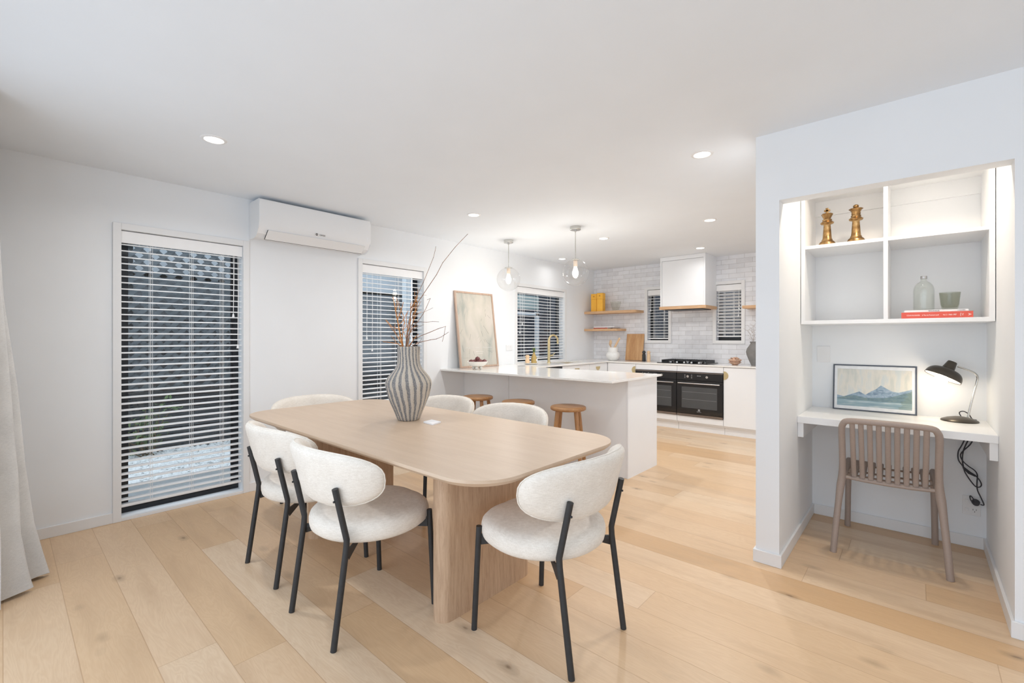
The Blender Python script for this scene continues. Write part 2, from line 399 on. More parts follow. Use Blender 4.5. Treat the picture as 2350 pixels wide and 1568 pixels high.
M['lattice'] = fence_mat('lattice_stain', lin(70,75,79), lin(96,101,105))
M['cladding'] = fence_mat('dark_cladding', lin(48,52,62), lin(72,76,86))
M['gravel'] = plain('white_pebbles', lin(224,226,226), .7, nscale=60, namp=.12)
M['concrete'] = plain('grey_concrete', lin(146,150,152), .9, nscale=50, namp=.08)
M['leaf'] = plain('leaf_green', lin(96,116,74), .5, nscale=12, namp=.3)
M['pvc'] = plain('white_pvc', lin(226,230,234), .4)

XW = -4.10; YT = 6.69; YA = 2.845; H = 2.4
# ---------------------------------------------------------------- room shell
b = MB(); b.box(-4.3, 3.0, -0.6, 7.0, -.1, 0); struct('floor', b, M['floor'])
b = MB(); b.box(-4.25, 2.8, -0.4, 6.9, H, H + .1); struct('ceiling', b, M['ceil'])
def wall_boxes(mb, holes, a0, a1, z0, z1, put):
    """wall strip from a0..a1 with rectangular holes (h0, h1, zb, zt)"""
    cur = a0
    for h0, h1, zb, zt in sorted(holes):
        put(mb, cur, h0, z0, z1)
        if zb > z0: put(mb, h0, h1, z0, zb)
        if zt < z1: put(mb, h0, h1, zt, z1)
        cur = h1
    put(mb, cur, a1, z0, z1)
WL = [(.547, 1.305, .022, 2.01), (2.368, 3.114, .022, 2.0), (4.695, 5.817, .93, 1.975)]
b = MB(); wall_boxes(b, WL, -.25, YT, 0, H, lambda m, a, c, z, q: m.box(XW-.13, XW, a, c, z, q)); struct('wall_left', b, M['wall'])
WB = [(-3.135, -2.800, 1.225, 2.005), (-2.113, -1.784, 1.225, 2.005)]
b = MB(); wall_boxes(b, WB, XW-.13, .9, 0, H, lambda m, a, c, z, q: m.box(a, c, YT, YT+.13, z, q)); struct('wall_back', b, M['tile'])
# alcove walls: left pier, header, right pier, sides, back, alcove ceiling
b = MB()
b.box(-.684, -.567, YA, 4.02, 0, H); b.box(.307, .45, YA, 4.02, 0, H); b.box(.45, 2.6, YA, YA+.12, 0, H)
b.box(-.567, .307, YA, YA+.10, 2.022, H); b.box(-.567, .307, 3.90, 4.02, 0, H)
struct('wall_alcove', b, M['wall'])
b = MB(); b.box(.45, .57, YA+.12, 4.45, 0, H); b.box(.45, .57, 5.95, YT, 0, H); b.box(.45, .57, 4.45, 5.95, 2.2, H); struct('wall_kitchen_right', b, M['wall'])  # side opening added to let more light into the kitchen
b = MB(); wall_boxes(b, [(0.5, 1.5, 1.0, 2.0)], -.37, YA+.12, 0, H, lambda m, a, c, z, q: m.box(2.6, 2.72, a, c, z, q)); struct('wall_right', b, M['wall'])  # window hole added to light the left wall evenly
b = MB(); wall_boxes(b, [(-3.0, 2.3, 0.0, 2.26)], XW-.13, 2.6, 0, H, lambda m, a, c, z, q: m.box(a, c, -.37, -.25, z, q)); struct('wall_front', b, M['wall'])
# baseboards
BH, BT = .07, .012
def base(name, segs):
    b = MB()
    for s in segs: b.box(*s, 0, BH, .002)
    struct(name, b, M['trim'])
base('baseboard_left', [(XW, XW+BT, -.25, .503), (XW, XW+BT, 1.350, 2.322), (XW, XW+BT, 3.16, 3.72)])
base('baseboard_alcove', [(-.684-BT, -.567+BT, YA-BT, YA), (-.567, -.567+BT, YA, 3.9), (-.567+BT, .307-BT, 3.9-BT, 3.9), (.307-BT, .307, YA, 3.9), (.307-BT, 2.6, YA-BT, YA), (-.684-BT, -.684, YA, 4.0)])
base('baseboard_right', [(2.6-BT, 2.6, -.25, YA-BT)])
# windows -----------------------------------------------------------------
def window(n, loc, rz, w, z0, z1, sill=False, dep=.105):
    t = bpy.data.objects.new('window_%d' % n, None); C.objects.link(t); t.location = loc; t.rotation_euler = (0, 0, rz)
    t['kind'] = 'structure'; t.empty_display_size = .05
    A = .045; b = MB()
    b.box(-A, 0, -.016, 0, max(0, z0-A if sill else 0), z1+A, .002); b.box(w, w+A, -.016, 0, max(0, z0-A if sill else 0), z1+A, .002)
    b.box(0, w, -.016, 0, z1, z1+A, .002)
    if sill: b.box(0, w, -.016, 0, z0-A, z0, .002)
    else: b.box(0, w, -.014, 0, 0, z0, .002)
    b.build('architrave', M['trim'], t, smooth=0)
    F = .042; b = MB()
    b.box(0, F, dep, dep+.03, z0, z1); b.box(w-F, w, dep, dep+.03, z0, z1); b.box(F, w-F, dep, dep+.03, z0, z0+.032); b.box(F, w-F, dep, dep+.03, z1-F, z1)
    b.box(F, F+.012, dep+.004, dep+.018, z0+F, z1-F); b.box(w-F-.012, w-F, dep+.004, dep+.018, z0+F, z1-F); b.box(F, w-F, dep+.004, dep+.018, z0+.032, z0+.04)
    b.build('window_frame', M['frame_black'], t, smooth=0)
    b = MB(); b.box(F, w-F, dep+.012, dep+.018, z0+.033, z1-F); b.build('glass', M['pane'], t, smooth=0)
    return t
def blind(loc, rz, w, z0, z1, ladders, pulls, label, val=.085, pitch=.0445, tilt=0.07):
    t = thing('venetian_blind', label, 'window blind', loc, rz, 'white venetian blinds')
    g = .004; b = MB(); b.box(-.0 + .002, w-.002, .004, .018, z1-val, z1-.003, .002)
    b.box(.008, w-.008, .018, .06, z1-.05, z1-.004); b.build('valance', M['blind'], t, smooth=0)
    b = MB(); z = z1 - val - .008; zb = z0
    while z > zb + .035:
        rings = []
        for k in range(5):
            s = k/4*2-1; yy = .040 + s*.025*cos(tilt); zz = z + .004*(1-s*s) + s*.025*sin(tilt)
            rings.append((yy, zz))
        o = [(y_, z_+.0024) for y_, z_ in rings] + [(y_, z_-.0024) for y_, z_ in reversed(rings)]
        b.loft([[(g, y_, z_) for y_, z_ in o], [(w-g, y_, z_) for y_, z_ in o]])
        z -= pitch
    b.build('slats', M['blind'], t, smooth=30)
    b = MB(); b.box(g, w-g, .018, .062, zb, zb+.018, .003); b.build('bottom_rail', M['blind'], t)
    for x in ladders:
        b = MB()
        for yy in (.015, .065): b.box(x-.0012, x+.0012, yy-.0006, yy+.0006, zb+.01, z1-.05)
        b.box(x+.010, x+.0118, .0145, .0155, zb+.01, z1-.05)
        b.build('ladder_cord', M['blind'], t, smooth=0)
    for x, L in pulls:
        b = MB()
        b.tube([(x, .006, z1-.06), (x+.002, .002, z1-L*.5), (x, .002, z1-L)], .0014, 6)
        b.tube([(x+.009, .006, z1-.06), (x+.006, .002, z1-L*.5), (x+.001, .002, z1-L)], .0014, 6)
        b.build('pull_cord', M['blind'], t)
        b = MB(); b.lathe([(.003, .03), (.005, .028), (.009, .004), (.009, 0)], 12, (x, .002, z1-L-.03)); b.build('tassel', M['blind'], t)
    return t
R90 = pi/2
window(1, (XW, .547, 0), R90, .758, .022, 2.01)
window(2, (XW, 2.368, 0), R90, .746, .022, 2.0)
window(3, (XW, 4.695, 0), R90, 1.122, .93, 1.975, True)
window(4, (-3.135, YT, 0), 0, .335, 1.225, 2.005, True)
window(5, (-2.113, YT, 0), 0, .329, 1.225, 2.005, True)
blind((XW, .547, 0), R90, .758, .085, 2.008, [.165, .41, .615], [(.690, .55), (.722, .80)], 'tall white venetian blind in the floor-length window nearest the curtain, gravel bed seen behind it')
blind((XW, 2.368, 0), R90, .746, .10, 1.998, [.215, .43, .60], [(.055, .72), (.115, .84)], 'white venetian blind in the floor-length window behind the dining table and striped vase')
blind((XW, 4.695, 0), R90, 1.122, .955, 1.973, [.17, .47, .78, 1.03], [(.07, .62), (.12, .50)], 'wide white venetian blind in the window over the kitchen sink', pitch=.0445)
blind((-3.135, YT, 0), 0, .335, 1.245, 2.003, [.09, .25], [(.05, .3), (.27, .45)], 'small white venetian blind left of the range hood, half covered by it')
blind((-2.113, YT, 0), 0, .329, 1.275, 2.003, [.10, .22], [(.03, .5), (.29, .42)], 'small white venetian blind on the tiled wall right of the range hood', tilt=-.5)

# glazed doors and an added, light-giving east window behind the camera (frames only around the openings)
t = bpy.data.objects.new('door_1', None); C.objects.link(t); t['kind'] = 'structure'; t.location = (-2.95, -.31, 0)
b = MB()
for x in (-3.0, -1.25, .5, 2.25): b.box(x, x+.05, -.34, -.28, 0, 2.26)
b.box(-3.0, 2.3, -.34, -.28, 2.21, 2.26); b.box(-3.0, 2.3, -.34, -.28, 0, .03); b.build('door_frame', M['frame_black'], t, world=True, smooth=0)
t = bpy.data.objects.new('window_6', None); C.objects.link(t); t['kind'] = 'structure'; t.location = (2.66, 0, 0)
b = MB()
for y in (.5, .975, 1.45): b.box(2.63, 2.69, y, y+.05, 1.0, 2.0)
b.box(2.63, 2.69, .5, 1.5, 1.0, 1.05); b.box(2.63, 2.69, .5, 1.5, 1.95, 2.0); b.build('window_frame', M['frame_black'], t, world=True, smooth=0)

# ---------------------------------------------------------------- outside
b = MB(); b.box(-16, -4.23, -6, 14, -.3, -.09); b.box(-16, 6, 6.82, 16, -.3, -.14); struct('ground', b, plain('soil', lin(92,88,80), .95, nscale=10, namp=.2))
b = MB(); b.box(-5.26, -4.30, -3, 9, -.09, -.06, .004); solo('concrete_path', b, M['concrete'], 'grey concrete strip running along the outside of the floor-length windows', 'path')
def pebble_field(x0, x1, y0, y1, z, n, r0, r1, mb, seed):
    rnd = random.Random(seed)
    for i in range(n):
        r = rnd.uniform(r0, r1); c = (rnd.uniform(x0, x1), rnd.uniform(y0, y1), z + r*.3)
        g = bmesh.ops.create_icosphere(mb.bm, subdivisions=1, radius=r)
        sx_, sy_, sz_ = rnd.uniform(.8, 1.5), rnd.uniform(.7, 1.2), rnd.uniform(.4, .7); a = rnd.uniform(0, pi)
        for v in g['verts']:
            k = 1 + .25*noise.noise(v.co*40 + Vector((i, 0, 0)))
            x, y = v.co.x*sx_*k, v.co.y*sy_*k
            v.co = Vector((x*cos(a)-y*sin(a)+c[0], x*sin(a)+y*cos(a)+c[1], v.co.z*sz_*k+c[2]))
b = MB(); b.box(-6.62, -5.27, .2, 5.2, -.12, -.075); pebble_field(-6.60, -5.29, .4, 2.9, -.075, 2800, .018, .036, b, 1)
o = solo('pebble_bed', b, M['gravel'], 'bed of white pebbles in front of the fence outside the floor-length windows', 'gravel', smooth=0); o['kind'] = 'stuff'
b = MB(); pebble_field(-4.37, -4.27, .5, 1.28, -.045, 110, .014, .026, b, 2)
o = solo('pebble_row', b, M['gravel'], 'thin row of white pebbles against the sill of the window nearest the curtain', 'gravel', smooth=0); o['kind'] = 'stuff'
# fence with lattice top
f = thing('garden_fence', 'dark stained timber fence with diamond lattice above, outside the dining windows', 'fence', (-6.68, 1.8, -.14))
b = MB(); z = -.12
while z < .40:
    b.box(-6.70, -6.67, -1.5, 5.0, z, z+.145, .004); z += .155
b.build('board_panel', M['fence'], f, world=True, smooth=0)
b = MB(); b.box(-6.72, -6.62, -1.5, 5.0, .46, .64, .005); b.build('middle_rail', plain('rail_black', lin(34,34,36), .7), f, world=True, smooth=0)
b = MB()
zt = 2.55; sp = .150
for k in range(-20, 60):
    for s in (1, -1):
        y0 = -1.5 + k*sp if s == 1 else -1.5 + k*sp
        ya = y0; yb = y0 + s*(zt-.64)
        p0 = Vector((0, ya, .64)); p1 = Vector((0, yb, zt)); 
        # clip in y
        def cl(p0, p1):
            pts = []
            t0, t1 = 0.0, 1.0; d = p1.y - p0.y
            for lim, sg in ((-1.5, 1), (3.0, -1)):
                tt = (lim - p0.y)/d
                if (d*sg) > 0: t0 = max(t0, tt)
                else: t1 = min(t1, tt)
            return (p0.lerp(p1, t0), p0.lerp(p1, t1)) if t1 > t0 + .02 else None
        q = cl(p0, p1)
        if q:
            a, c = q; d = (c-a).normalized(); nrm = Vector((0, -d.z, d.y))*.024; xo = -6.66 if s == 1 else -6.672
            b.loft([[(xo-.005, *(a+nrm).yz), (xo+.005, *(a+nrm).yz), (xo+.005, *(a-nrm).yz), (xo-.005, *(a-nrm).yz)],
                    [(xo-.005, *(c+nrm).yz), (xo+.005, *(c+nrm).yz), (xo+.005, *(c-nrm).yz), (xo-.005, *(c-nrm).yz)]])
b.build('lattice', M['lattice'], f, world=True, smooth=0)
b = MB(); b.box(-6.72, -6.62, -1.5, 3.0, 2.55, 2.62); b.build('top_rail', M['fence'], f, world=True, smooth=0)
for y in (-.6, .9, 2.95, 4.6):
    b = MB(); b.box(-6.80, -6.70, y, y+.1, -.14, 2.62 if y < 3 else .70); b.build('post', M['fence'], f, world=True, smooth=0)
# neighbouring house with dark weatherboards behind the lattice
h = thing('neighbour_house', 'dark weatherboard house standing behind the lattice fence', 'house', (-7.6, 4, -.14))
b = MB(); z = -.14
while z < 2.05: b.box(-7.66-.0, -7.5, -3, 5.4, z, z+.15); b.box(-7.50, -7.485, -3, 5.4, z, z+.03); z += .15
b.build('weatherboards', fence_mat('weatherboard', lin(98,102,106), lin(122,126,130)), h, world=True, smooth=0)
b = MB(); b.box(-6.95, -6.85, 5.2, 14, -.14, 3.2)
for k in range(24): b.box(-6.85, -6.83, 5.22+k*.33, 5.24+k*.33, -.1, 3.15)
b.build('side_wall', M['cladding'], h, world=True, smooth=0)
b = MB(); b.box(-6.83, -6.79, 8.48, 8.60, -.1, 1.88); b.box(-6.83, -6.79, 7.2, 8.60, 1.79, 1.86); b.build('window_surround', M['pvc'], h, world=True, smooth=0)
b = MB(); b.box(-6.83, -6.80, 7.2, 9.6, 1.93, 2.25); b.build('pale_panel', plain('pale_green_panel', lin(176,190,188), .6), h, world=True, smooth=0)
b = MB(); b.box(-7.66, -7.5, -3, 5.4, 2.06, 3.0); b.build('sky_stand_in', plain('sky_stand_in_grey', lin(188,194,200), .8), h, world=True, smooth=0)  # added panel standing in for the grey sky seen through the lattice
b = MB(); b.box(-8, 3, 8.6, 8.75, -.14, 3.2)
for k in range(60): b.box(-8+k*.19, -7.98+k*.19, 8.58, 8.6, -.1, 3.15)
solo('boundary_wall', b, M['cladding'], 'dark blue-grey boarded wall seen through the small windows beside the range hood', 'wall', smooth=0)
b = MB(); b.tube([(-5.55, 1.72, -.07), (-5.55, 1.72, .76)], .045, 16); b.lathe([(.052, 0), (.055, .01), (.055, .09), (.05, .1)], 16, (-5.55, 1.72, .42)); b.lathe([(.052, 0), (.055, .01), (.055, .05), (.05, .06)], 16, (-5.55, 1.72, .70))
solo('vent_pipe', b, M['pvc'], 'short white vertical pipe rising from the pebbles outside the first window', 'pipe')
b = MB(); b.box(-4.62, -4.54, 3.20, 3.275, -.10, 2.6); solo('downpipe', b, M['pvc'], 'square white downpipe outside the window behind the striped vase', 'pipe', smooth=0)
def shrub(x, y, z, hgt, wd, n, seed, label):
    t = thing('leafy_shrub', label, 'shrub', (x, y, z), 0, 'shrubs against the fence'); rnd = random.Random(seed)
    bs = MB(); bl = MB()
    for s in range(9):
        a = rnd.uniform(0, 2*pi); r = rnd.uniform(.1, 1)*wd; top = Vector((r*cos(a)*.35, r*sin(a), hgt*rnd.uniform(.6, 1)))
        pts = [Vector((0, rnd.uniform(-.1, .1), 0)).lerp(top, k/4) + Vector((0, .03*sin(k*2+s), 0)) for k in range(5)]
        bs.tube(pts, [.008, .007, .006, .005, .003], 5)
        for k in range(n):
            p = pts[0].lerp(pts[-1], rnd.uniform(.25, 1)) + Vector((rnd.uniform(-.08, .08), rnd.uniform(-.1, .1), rnd.uniform(-.05, .06)))
            d = Vector((rnd.uniform(-1, 1), rnd.uniform(-1, 1), rnd.uniform(-.3, .8))).normalized()*rnd.uniform(.04, .075)
            sd = d.cross(Vector((rnd.uniform(-1, 1), rnd.uniform(-1, 1), 1))).normalized()*rnd.uniform(.012, .02)
            up = d.cross(sd).normalized()*.006
            bl.quad([p, p+d*.5+sd+up, p+d, p+d*.5-sd+up])
    bs.build('stems', plain('stem_brown', lin(92,78,58), .8), t); bl.build('foliage', M['leaf'], t, smooth=0)
shrub(-6.45, .35+.72, -.12, .68, .34, 26, 1, 'leafy green shrub against the fence at the left side of the first window')
shrub(-6.40, 2.15, -.12, .85, .36, 28, 2, 'leafy green shrub against the fence at the right side of the first window')
shrub(-6.40, 4.4, -.12, .55, .3, 22, 3, 'low green shrub against the fence outside the window behind the vase')

# ---------------------------------------------------------------- dining table
T = thing('dining_table', 'long pale oak dining table with rounded corners and two slab legs', 'table', (-2.28, 1.605, 0))
b = MB(); ol = rrect(-3.46, -1.112, 1.085, 2.125, .21, 10); ins = rrect(-3.44, -1.132, 1.105, 2.105, .185, 10)
b.loft([[(x, y, .722) for x, y in ins], [(x, y, .738) for x, y in ol], [(x, y, .745) for x, y in ol], [(x, y, .75) for x, y in rrect(-3.457, -1.115, 1.088, 2.122, .198, 10)]])
b.build('tabletop', M['oak_table_x'], T, world=True, smooth=30)
for x in (-1.60, -2.86):
    b = MB(); b.prism(rrect(x-.05, x+.05, 1.285, 1.895, .0499, 8), 0, .722); b.build('leg', M['oak_leg'], T, world=True, smooth=30)
b = MB(); b.box(-2.81, -1.65, 1.55, 1.63, .66, .722); b.build('under_beam', M['oak_leg'], T, world=True, smooth=0)

# ---------------------------------------------------------------- dining chairs
def dining_chair(label):
    t = thing('dining_chair', label, 'chair', (0, 0, 0), 0, 'cream boucle dining chairs round the table')
    # seat: round puffy disc
    prof = [(.001, .388), (.12, .388), (.20, .390), (.247, .396), (.262, .409), (.266, .425), (.267, .445), (.262, .463), (.248, .477), (.215, .485), (.10, .491), (.001, .493)]
    b = MB(); n = 48
    def sq(a, z): return 1 + .02*cos(2*a) + .075*max(0, sin(a))*abs(sin(2*a))
    b.lathe(prof, n, (0, .032, 0), True, sq); b.build('seat', M['fabric'], t, smooth=80)
    # backrest: curved padded shell
    b = MB(); S = 40; K = 9; Ra = .405; hh = .125; L = .374; cz = .678
    def pt(a, bb, off):
        s = a; phi = s/Ra; z = cz + bb
        lean = .26*(bb)
        r = Ra + lean + off
        return Vector((r*sin(phi), -.248 + Ra - r*cos(phi), z))
    def ring(rho, off):
        o = []
        for k in range(S):
            th = 2*pi*k/S; c_, s_ = cos(th), sin(th); e = 2/2.6
            a = L*rho*math.copysign(abs(c_)**e, c_); bb = hh*rho*math.copysign(abs(s_)**e, s_)
            o.append(pt(a, bb, off))
        return o
    rh = [.02, .25, .5, .7, .85, .94, .985, 1.0]
    th = [.030, .030, .029, .028, .025, .018, .009, 0]
    rings = [ring(r, q) for r, q in zip(rh, th)] + [ring(r, -q) for r, q in reversed(list(zip(rh, th))[:-1])]
    b.loft(rings); bk = b.build('backrest', M['fabric'], t, smooth=80)
    b = MB(); pp = ring(1.002, 0.004); pp.append(pp[0]); b.tube(pp, .0028, 6, cap=False); b.build('piping', M['fabric'], bk, smooth=80)
    for s in (1, -1):
        b = MB(); b.tube([(s*.199, -.246, 0), (s*.197, -.190, .395), (s*.197, -.188, .43), (s*.195, -.238, .652)], .0128, 14); b.build('rear_leg', M['black'], t)
        b = MB(); b.tube([(s*.236, .236, 0), (s*.228, .214, .452)], .0125, 14); b.build('front_leg', M['black'], t)
        b = MB(); b.tube([(s*.195, -.226, .60), (s*.195, -.245, .60)], .0045, 8); b.build('bolt', M['black'], t)
    b = MB()
    b.lathe([(.13, .374), (.16, .374), (.16, .389), (.13, .389), (.13, .374)], 32, (0, .01, 0), cap=False)
    for s in (1, -1):
        b.loft([[(s*.228, .222, .372), (s*.222, .205, .372), (s*.222, .205, .420), (s*.228, .222, .420)], [(s*.11, .115, .378), (s*.10, .10, .378), (s*.10, .10, .389), (s*.11, .115, .389)]])
        b.loft([[(s*.195, -.185, .372), (s*.195, -.185, .389), (s*.115, -.09, .389), (s*.115, -.09, .38)], [(s*.20, -.18, .345), (s*.205, -.185, .389), (s*.12, -.08, .389), (s*.12, -.08, .38)]])
    b.build('seat_frame', M['black'], t, smooth=0)
    return t
proto = dining_chair('cream upholstered dining chair on black legs, frontmost on the near long side of the table')
specs = [(-1.955, 1.135, 0, None),
 (-2.612, 1.165, 0, 'cream upholstered dining chair on the near long side, closer to the tall window'),
 (-1.200, 1.600, R90, 'cream upholstered dining chair on black legs at the right-hand short end of the table'),
 (-3.375, 1.62, -R90, 'cream dining chair at the far left short end, only its back showing over the table'),
 (-2.72, 2.13, pi, 'cream upholstered dining chair on the far long side, half hidden behind the striped vase'),
 (-2.050, 2.14, pi, 'cream upholstered dining chair on the far long side, in front of the wooden stools')]
for i, (x, y, rz, lab) in enumerate(specs):
    o = proto if i == 0 else copy_tree(proto, None, lab)
    o.location = (x, y, 0); o.rotation_euler = (0, 0, rz)

# ---------------------------------------------------------------- vase with branches, card
V = thing('striped_vase', 'large ribbed ceramic vase in cream and blue-grey stripes on the dining table', 'vase', (-2.385, 1.700, .75))
prof = [(.001, 0), (.060, 0), (.068, .006), (.085, .05), (.106, .10), (.125, .15), (.137, .20), (.141, .225), (.138, .245), (.125, .27), (.105, .295), (.086, .318), (.074, .338), (.069, .36), (.068, .40), (.069, .435), (.070, .455), (.066, .46), (.058, .455), (.055, .40), (.055, .35), (.001, .34)]
pr2 = []
for (r0, z0), (r1, z1) in zip(prof, prof[1:]):
    for k in range(3): pr2.append((r0+(r1-r0)*k/3, z0+(z1-z0)*k/3))
pr2.append(prof[-1])
b = MB()
def rib(a, z):
    nn = noise.noise(Vector((cos(a)*3, sin(a)*3, z*12)))*.16
    return 1 + .022*sin(20*(a + .9*z + nn))
b.lathe(pr2, 200, (0, 0, 0), True, rib); b.build('vase_body', M['vase'], V, smooth=80)
def twig_mat(name, a, b_, c_):
    m = NT(name, .7); nz = m.n('ShaderNodeTexNoise', i_Vector=m.obj(), i_Scale=30.0, i_Detail=3.0)
    m.link(m.ramp(nz.outputs[0], [(.3, a), (.5, b_), (.7, c_)]), 'Base Color'); return m.m
TWO = twig_mat('twig_orange', lin(170,104,44), lin(204,138,72), lin(222,160,98))
TWB = twig_mat('twig_brown', lin(96,78,66), lin(140,106,84), lin(170,132,104))
def cr(u, v): return (800+u/5.6, 520+v/5.6)
tw = [
 ('tall brown twig arching highest to the right out of the striped vase', TWB, 0.00, .0028, [(735,1540),(745,1400),(770,1230),(815,1080),(900,960),(1035,760),(1130,620),(1210,465),(1282,375),(1370,265),(1460,170),(1533,95)], [[(900,960),(960,880),(1000,885)]]),
 ('second tallest brown twig, straight and steep, in the striped vase', TWB, .06, .0024, [(770,1545),(790,1300),(800,1050),(890,860),(960,720),(1025,560),(1090,400),(1112,310),(1122,255)], []),
 ('long twig reaching far right with a sharp downward kink at its tip', TWB, .10, .0026, [(780,1550),(840,1450),(940,1400),(1045,1360),(1150,1315),(1245,1285),(1230,1380),(1205,1480)], []),
 ('low spreading twig leaning furthest right above the vase rim', TWB, -.04, .0026, [(790,1555),(860,1510),(945,1480),(1050,1458),(1130,1445),(1190,1420),(1285,1358)], [[(880,1530),(915,1480),(943,1435)]]),
 ('twig with a small hooked tip, right of the tall window edge', TWB, .05, .0026, [(745,1550),(760,1420),(830,1300),(905,1200),(960,1120),(1000,1040),(1050,925),(1010,942)], [[(760,1180),(820,1130),(970,1100),(1085,1045)]]),
 ('nearly horizontal brown twig pointing right from mid height in the vase', TWB, -.02, .0022, [(740,1550),(750,1400),(790,1290),(830,1240),(905,1225),(1000,1230),(1080,1222),(1162,1226)], [[(750,1400),(880,1300),(968,1262)]]),
 ('thickest orange branch leaning left up the middle of the vase', TWO, .03, .0046, [(695,1560),(680,1480),(650,1320),(628,1200),(605,1090),(590,1000),(568,905)], [[(628,1200),(660,1120),(690,1030),(705,970)],[(605,1090),(625,1000),(618,920)],[(640,1270),(690,1220),(735,1140),(770,1080)],[(650,1320),(560,1290),(480,1200)]]),
 ('orange branch leaning low to the left over the vase rim', TWO, -.05, .0030, [(700,1565),(640,1510),(560,1495),(440,1480)], [[(620,1505),(580,1440),(540,1400)]]),
 ('forked orange branch spreading left in front of the blind', TWO, -.02, .0028, [(715,1560),(660,1470),(600,1370),(540,1290),(475,1200)], [[(640,1430),(690,1380),(740,1340)],[(600,1370),(590,1300),(600,1240)]]),
 ('upright orange branch with many side shoots at the right of the vase', TWO, .02, .0036, [(740,1560),(745,1460),(765,1350),(785,1240),(795,1120),(800,1000),(810,960)], [[(785,1240),(850,1090),(885,990),(850,920),(850,830)],[(795,1120),(840,1000),(880,930),(890,800)],[(800,1060),(860,960),(885,960)],[(765,1350),(740,1250),(745,1150),(760,1090)],[(745,1460),(720,1380),(680,1300),(715,1240)]]),
 ('slender orange branch rising straight up beside the thickest one', TWO, .06, .0030, [(705,1560),(690,1450),(700,1330),(720,1240),(700,1130),(655,1040),(640,960)], [[(700,1330),(740,1290),(790,1230)],[(720,1240),(690,1180),(630,1110)]]),
 ('fine orange branch with forked tip just left of the two tall twigs', TWO, .04, .0028, [(750,1560),(770,1450),(800,1330),(830,1210),(860,1100),(850,1000),(870,920),(890,860)], [[(830,1210),(880,1130),(940,1090)],[(860,1100),(900,1020),(930,960)],[(800,1330),(850,1290),(900,1270)]]),
 ('short orange branch crossing behind the others toward the right', TWO, .08, .0030, [(760,1560),(800,1500),(860,1420),(900,1380)], [[(830,1460),(810,1400),(815,1300)],[(790,1520),(850,1520),(900,1480)]]),
]
for lab, mt, dd, r, pts, subs in tw:
    d0 = 2.858 + 0
    b = MB()
    def P3(u, v, k): 
        x, y = cr(u, v); return PD(x, y, d0 + dd*k)
    n = len(pts); P = [P3(u, v, min(1.6, i/(n-1)*1.6)) for i, (u, v) in enumerate(pts)]
    P = [Vector((-2.385 + (P[0].x+2.385)*.3, 1.70 + (P[0].y-1.70)*.3, .98))] + P
    b.tube(P, [r*(1-.6*i/len(P)) for i in range(len(P))], 7)
    for i, p in enumerate(P[1:-1]):
        b.ball(p, r*1.35*(1-.5*i/len(P)), sub=1)
    for s in subs:
        k0 = min(range(n), key=lambda i: abs(pts[i][0]-s[0][0]) + abs(pts[i][1]-s[0][1]))/(n-1)*1.6
        Q = [P3(u, v, k0*(1+.35*i)) for i, (u, v) in enumerate(s)]
        b.tube(Q, [r*.55*(1-.5*i/len(Q)) for i in range(len(Q))], 6)
    solo('dried_branch', b, mt, lab, 'branch', 'bare branches standing in the striped vase', smooth=60)
b = MB(); b.prism([(-2.228,1.695),(-2.122,1.683),(-2.148,1.765),(-2.246,1.772)], .7505, .7585); solo('white_card', b, plain('card_white', (.9,.9,.92), .5), 'small square white card lying on the table right of the vase', 'card', smooth=0)

# ---------------------------------------------------------------- air conditioner
A = thing('air_conditioner', 'white split-system air conditioner mounted high on the wall above the dining table', 'air conditioner', (XW, 1.36, 2.08))
b = MB(); pr = [(0, 0), (.12, -.002), (.17, .02), (.212, .075), (.222, .12), (.222, .265), (.215, .285), (.195, .293), (0, .293)]
def acr(y, s=1.0): return [(XW + .002 + x*s, y, 2.082 + (z if z else 0)*1.0) for x, z in pr]
b.loft([[(XW+.002+x*.985, 1.352, 2.068+.146+(z-.146)*.985) for x, z in pr], acr(1.358), acr(2.33), [(XW+.002+x*.985, 2.336, 2.068+.146+(z-.146)*.985) for x, z in pr]])
b.build('casing', M['acwhite'], A, world=True, smooth=25)
def slab_on(p, q, y0, y1, th, name, mat):
    (x0, z0), (x1, z1) = p, q; d = Vector((x1-x0, z1-z0)).normalized(); nx, nz = d.y, -d.x
    b = MB(); b.loft([[(XW+.002+x0, y, 2.068+z0), (XW+.002+x1, y, 2.068+z1), (XW+.002+x1+nx*th, y, 2.068+z1+nz*th), (XW+.002+x0+nx*th, y, 2.068+z0+nz*th)] for y in (y0, y1)])
    return b.build(name, mat, A, world=True, smooth=0)
slab_on((.128, .001), (.203, .063), 1.425, 2.285, .003, 'louvre', M['acwhite'])
slab_on((.124, -.0005), (.128, .001), 1.423, 2.287, .003, 'air_slot', M['darkgap'])
slab_on((.128, .001), (.203, .063), 1.421, 1.425, .0025, 'slot_end', M['darkgap'])
RX = Matrix.Rotation(R90, 4, 'Z') @ Matrix.Rotation(R90, 4, 'X')
text('GREE', .018, (XW+.2245, 1.862, 2.156), RX, M['darkgap'], A, 'brand_lettering', xs=1.25)
b = MB(); b.tube([(XW+.2235, 1.812, 2.158), (XW+.2250, 1.812, 2.158)], .010, 16); b.build('brand_emblem', M['darkgap'], A, world=True)
b = MB(); b.box(XW+.2238, XW+.2256, 1.803, 1.821, 2.1565, 2.1595); b.build('emblem_bar', M['acwhite'], A, world=True, smooth=0)
b = MB(); b.box(XW+.2235, XW+.2250, 2.290, 2.297, 2.176, 2.208); b.build('status_strip', plain('strip_white', (.92,.93,.94), .2), A, world=True, smooth=0)

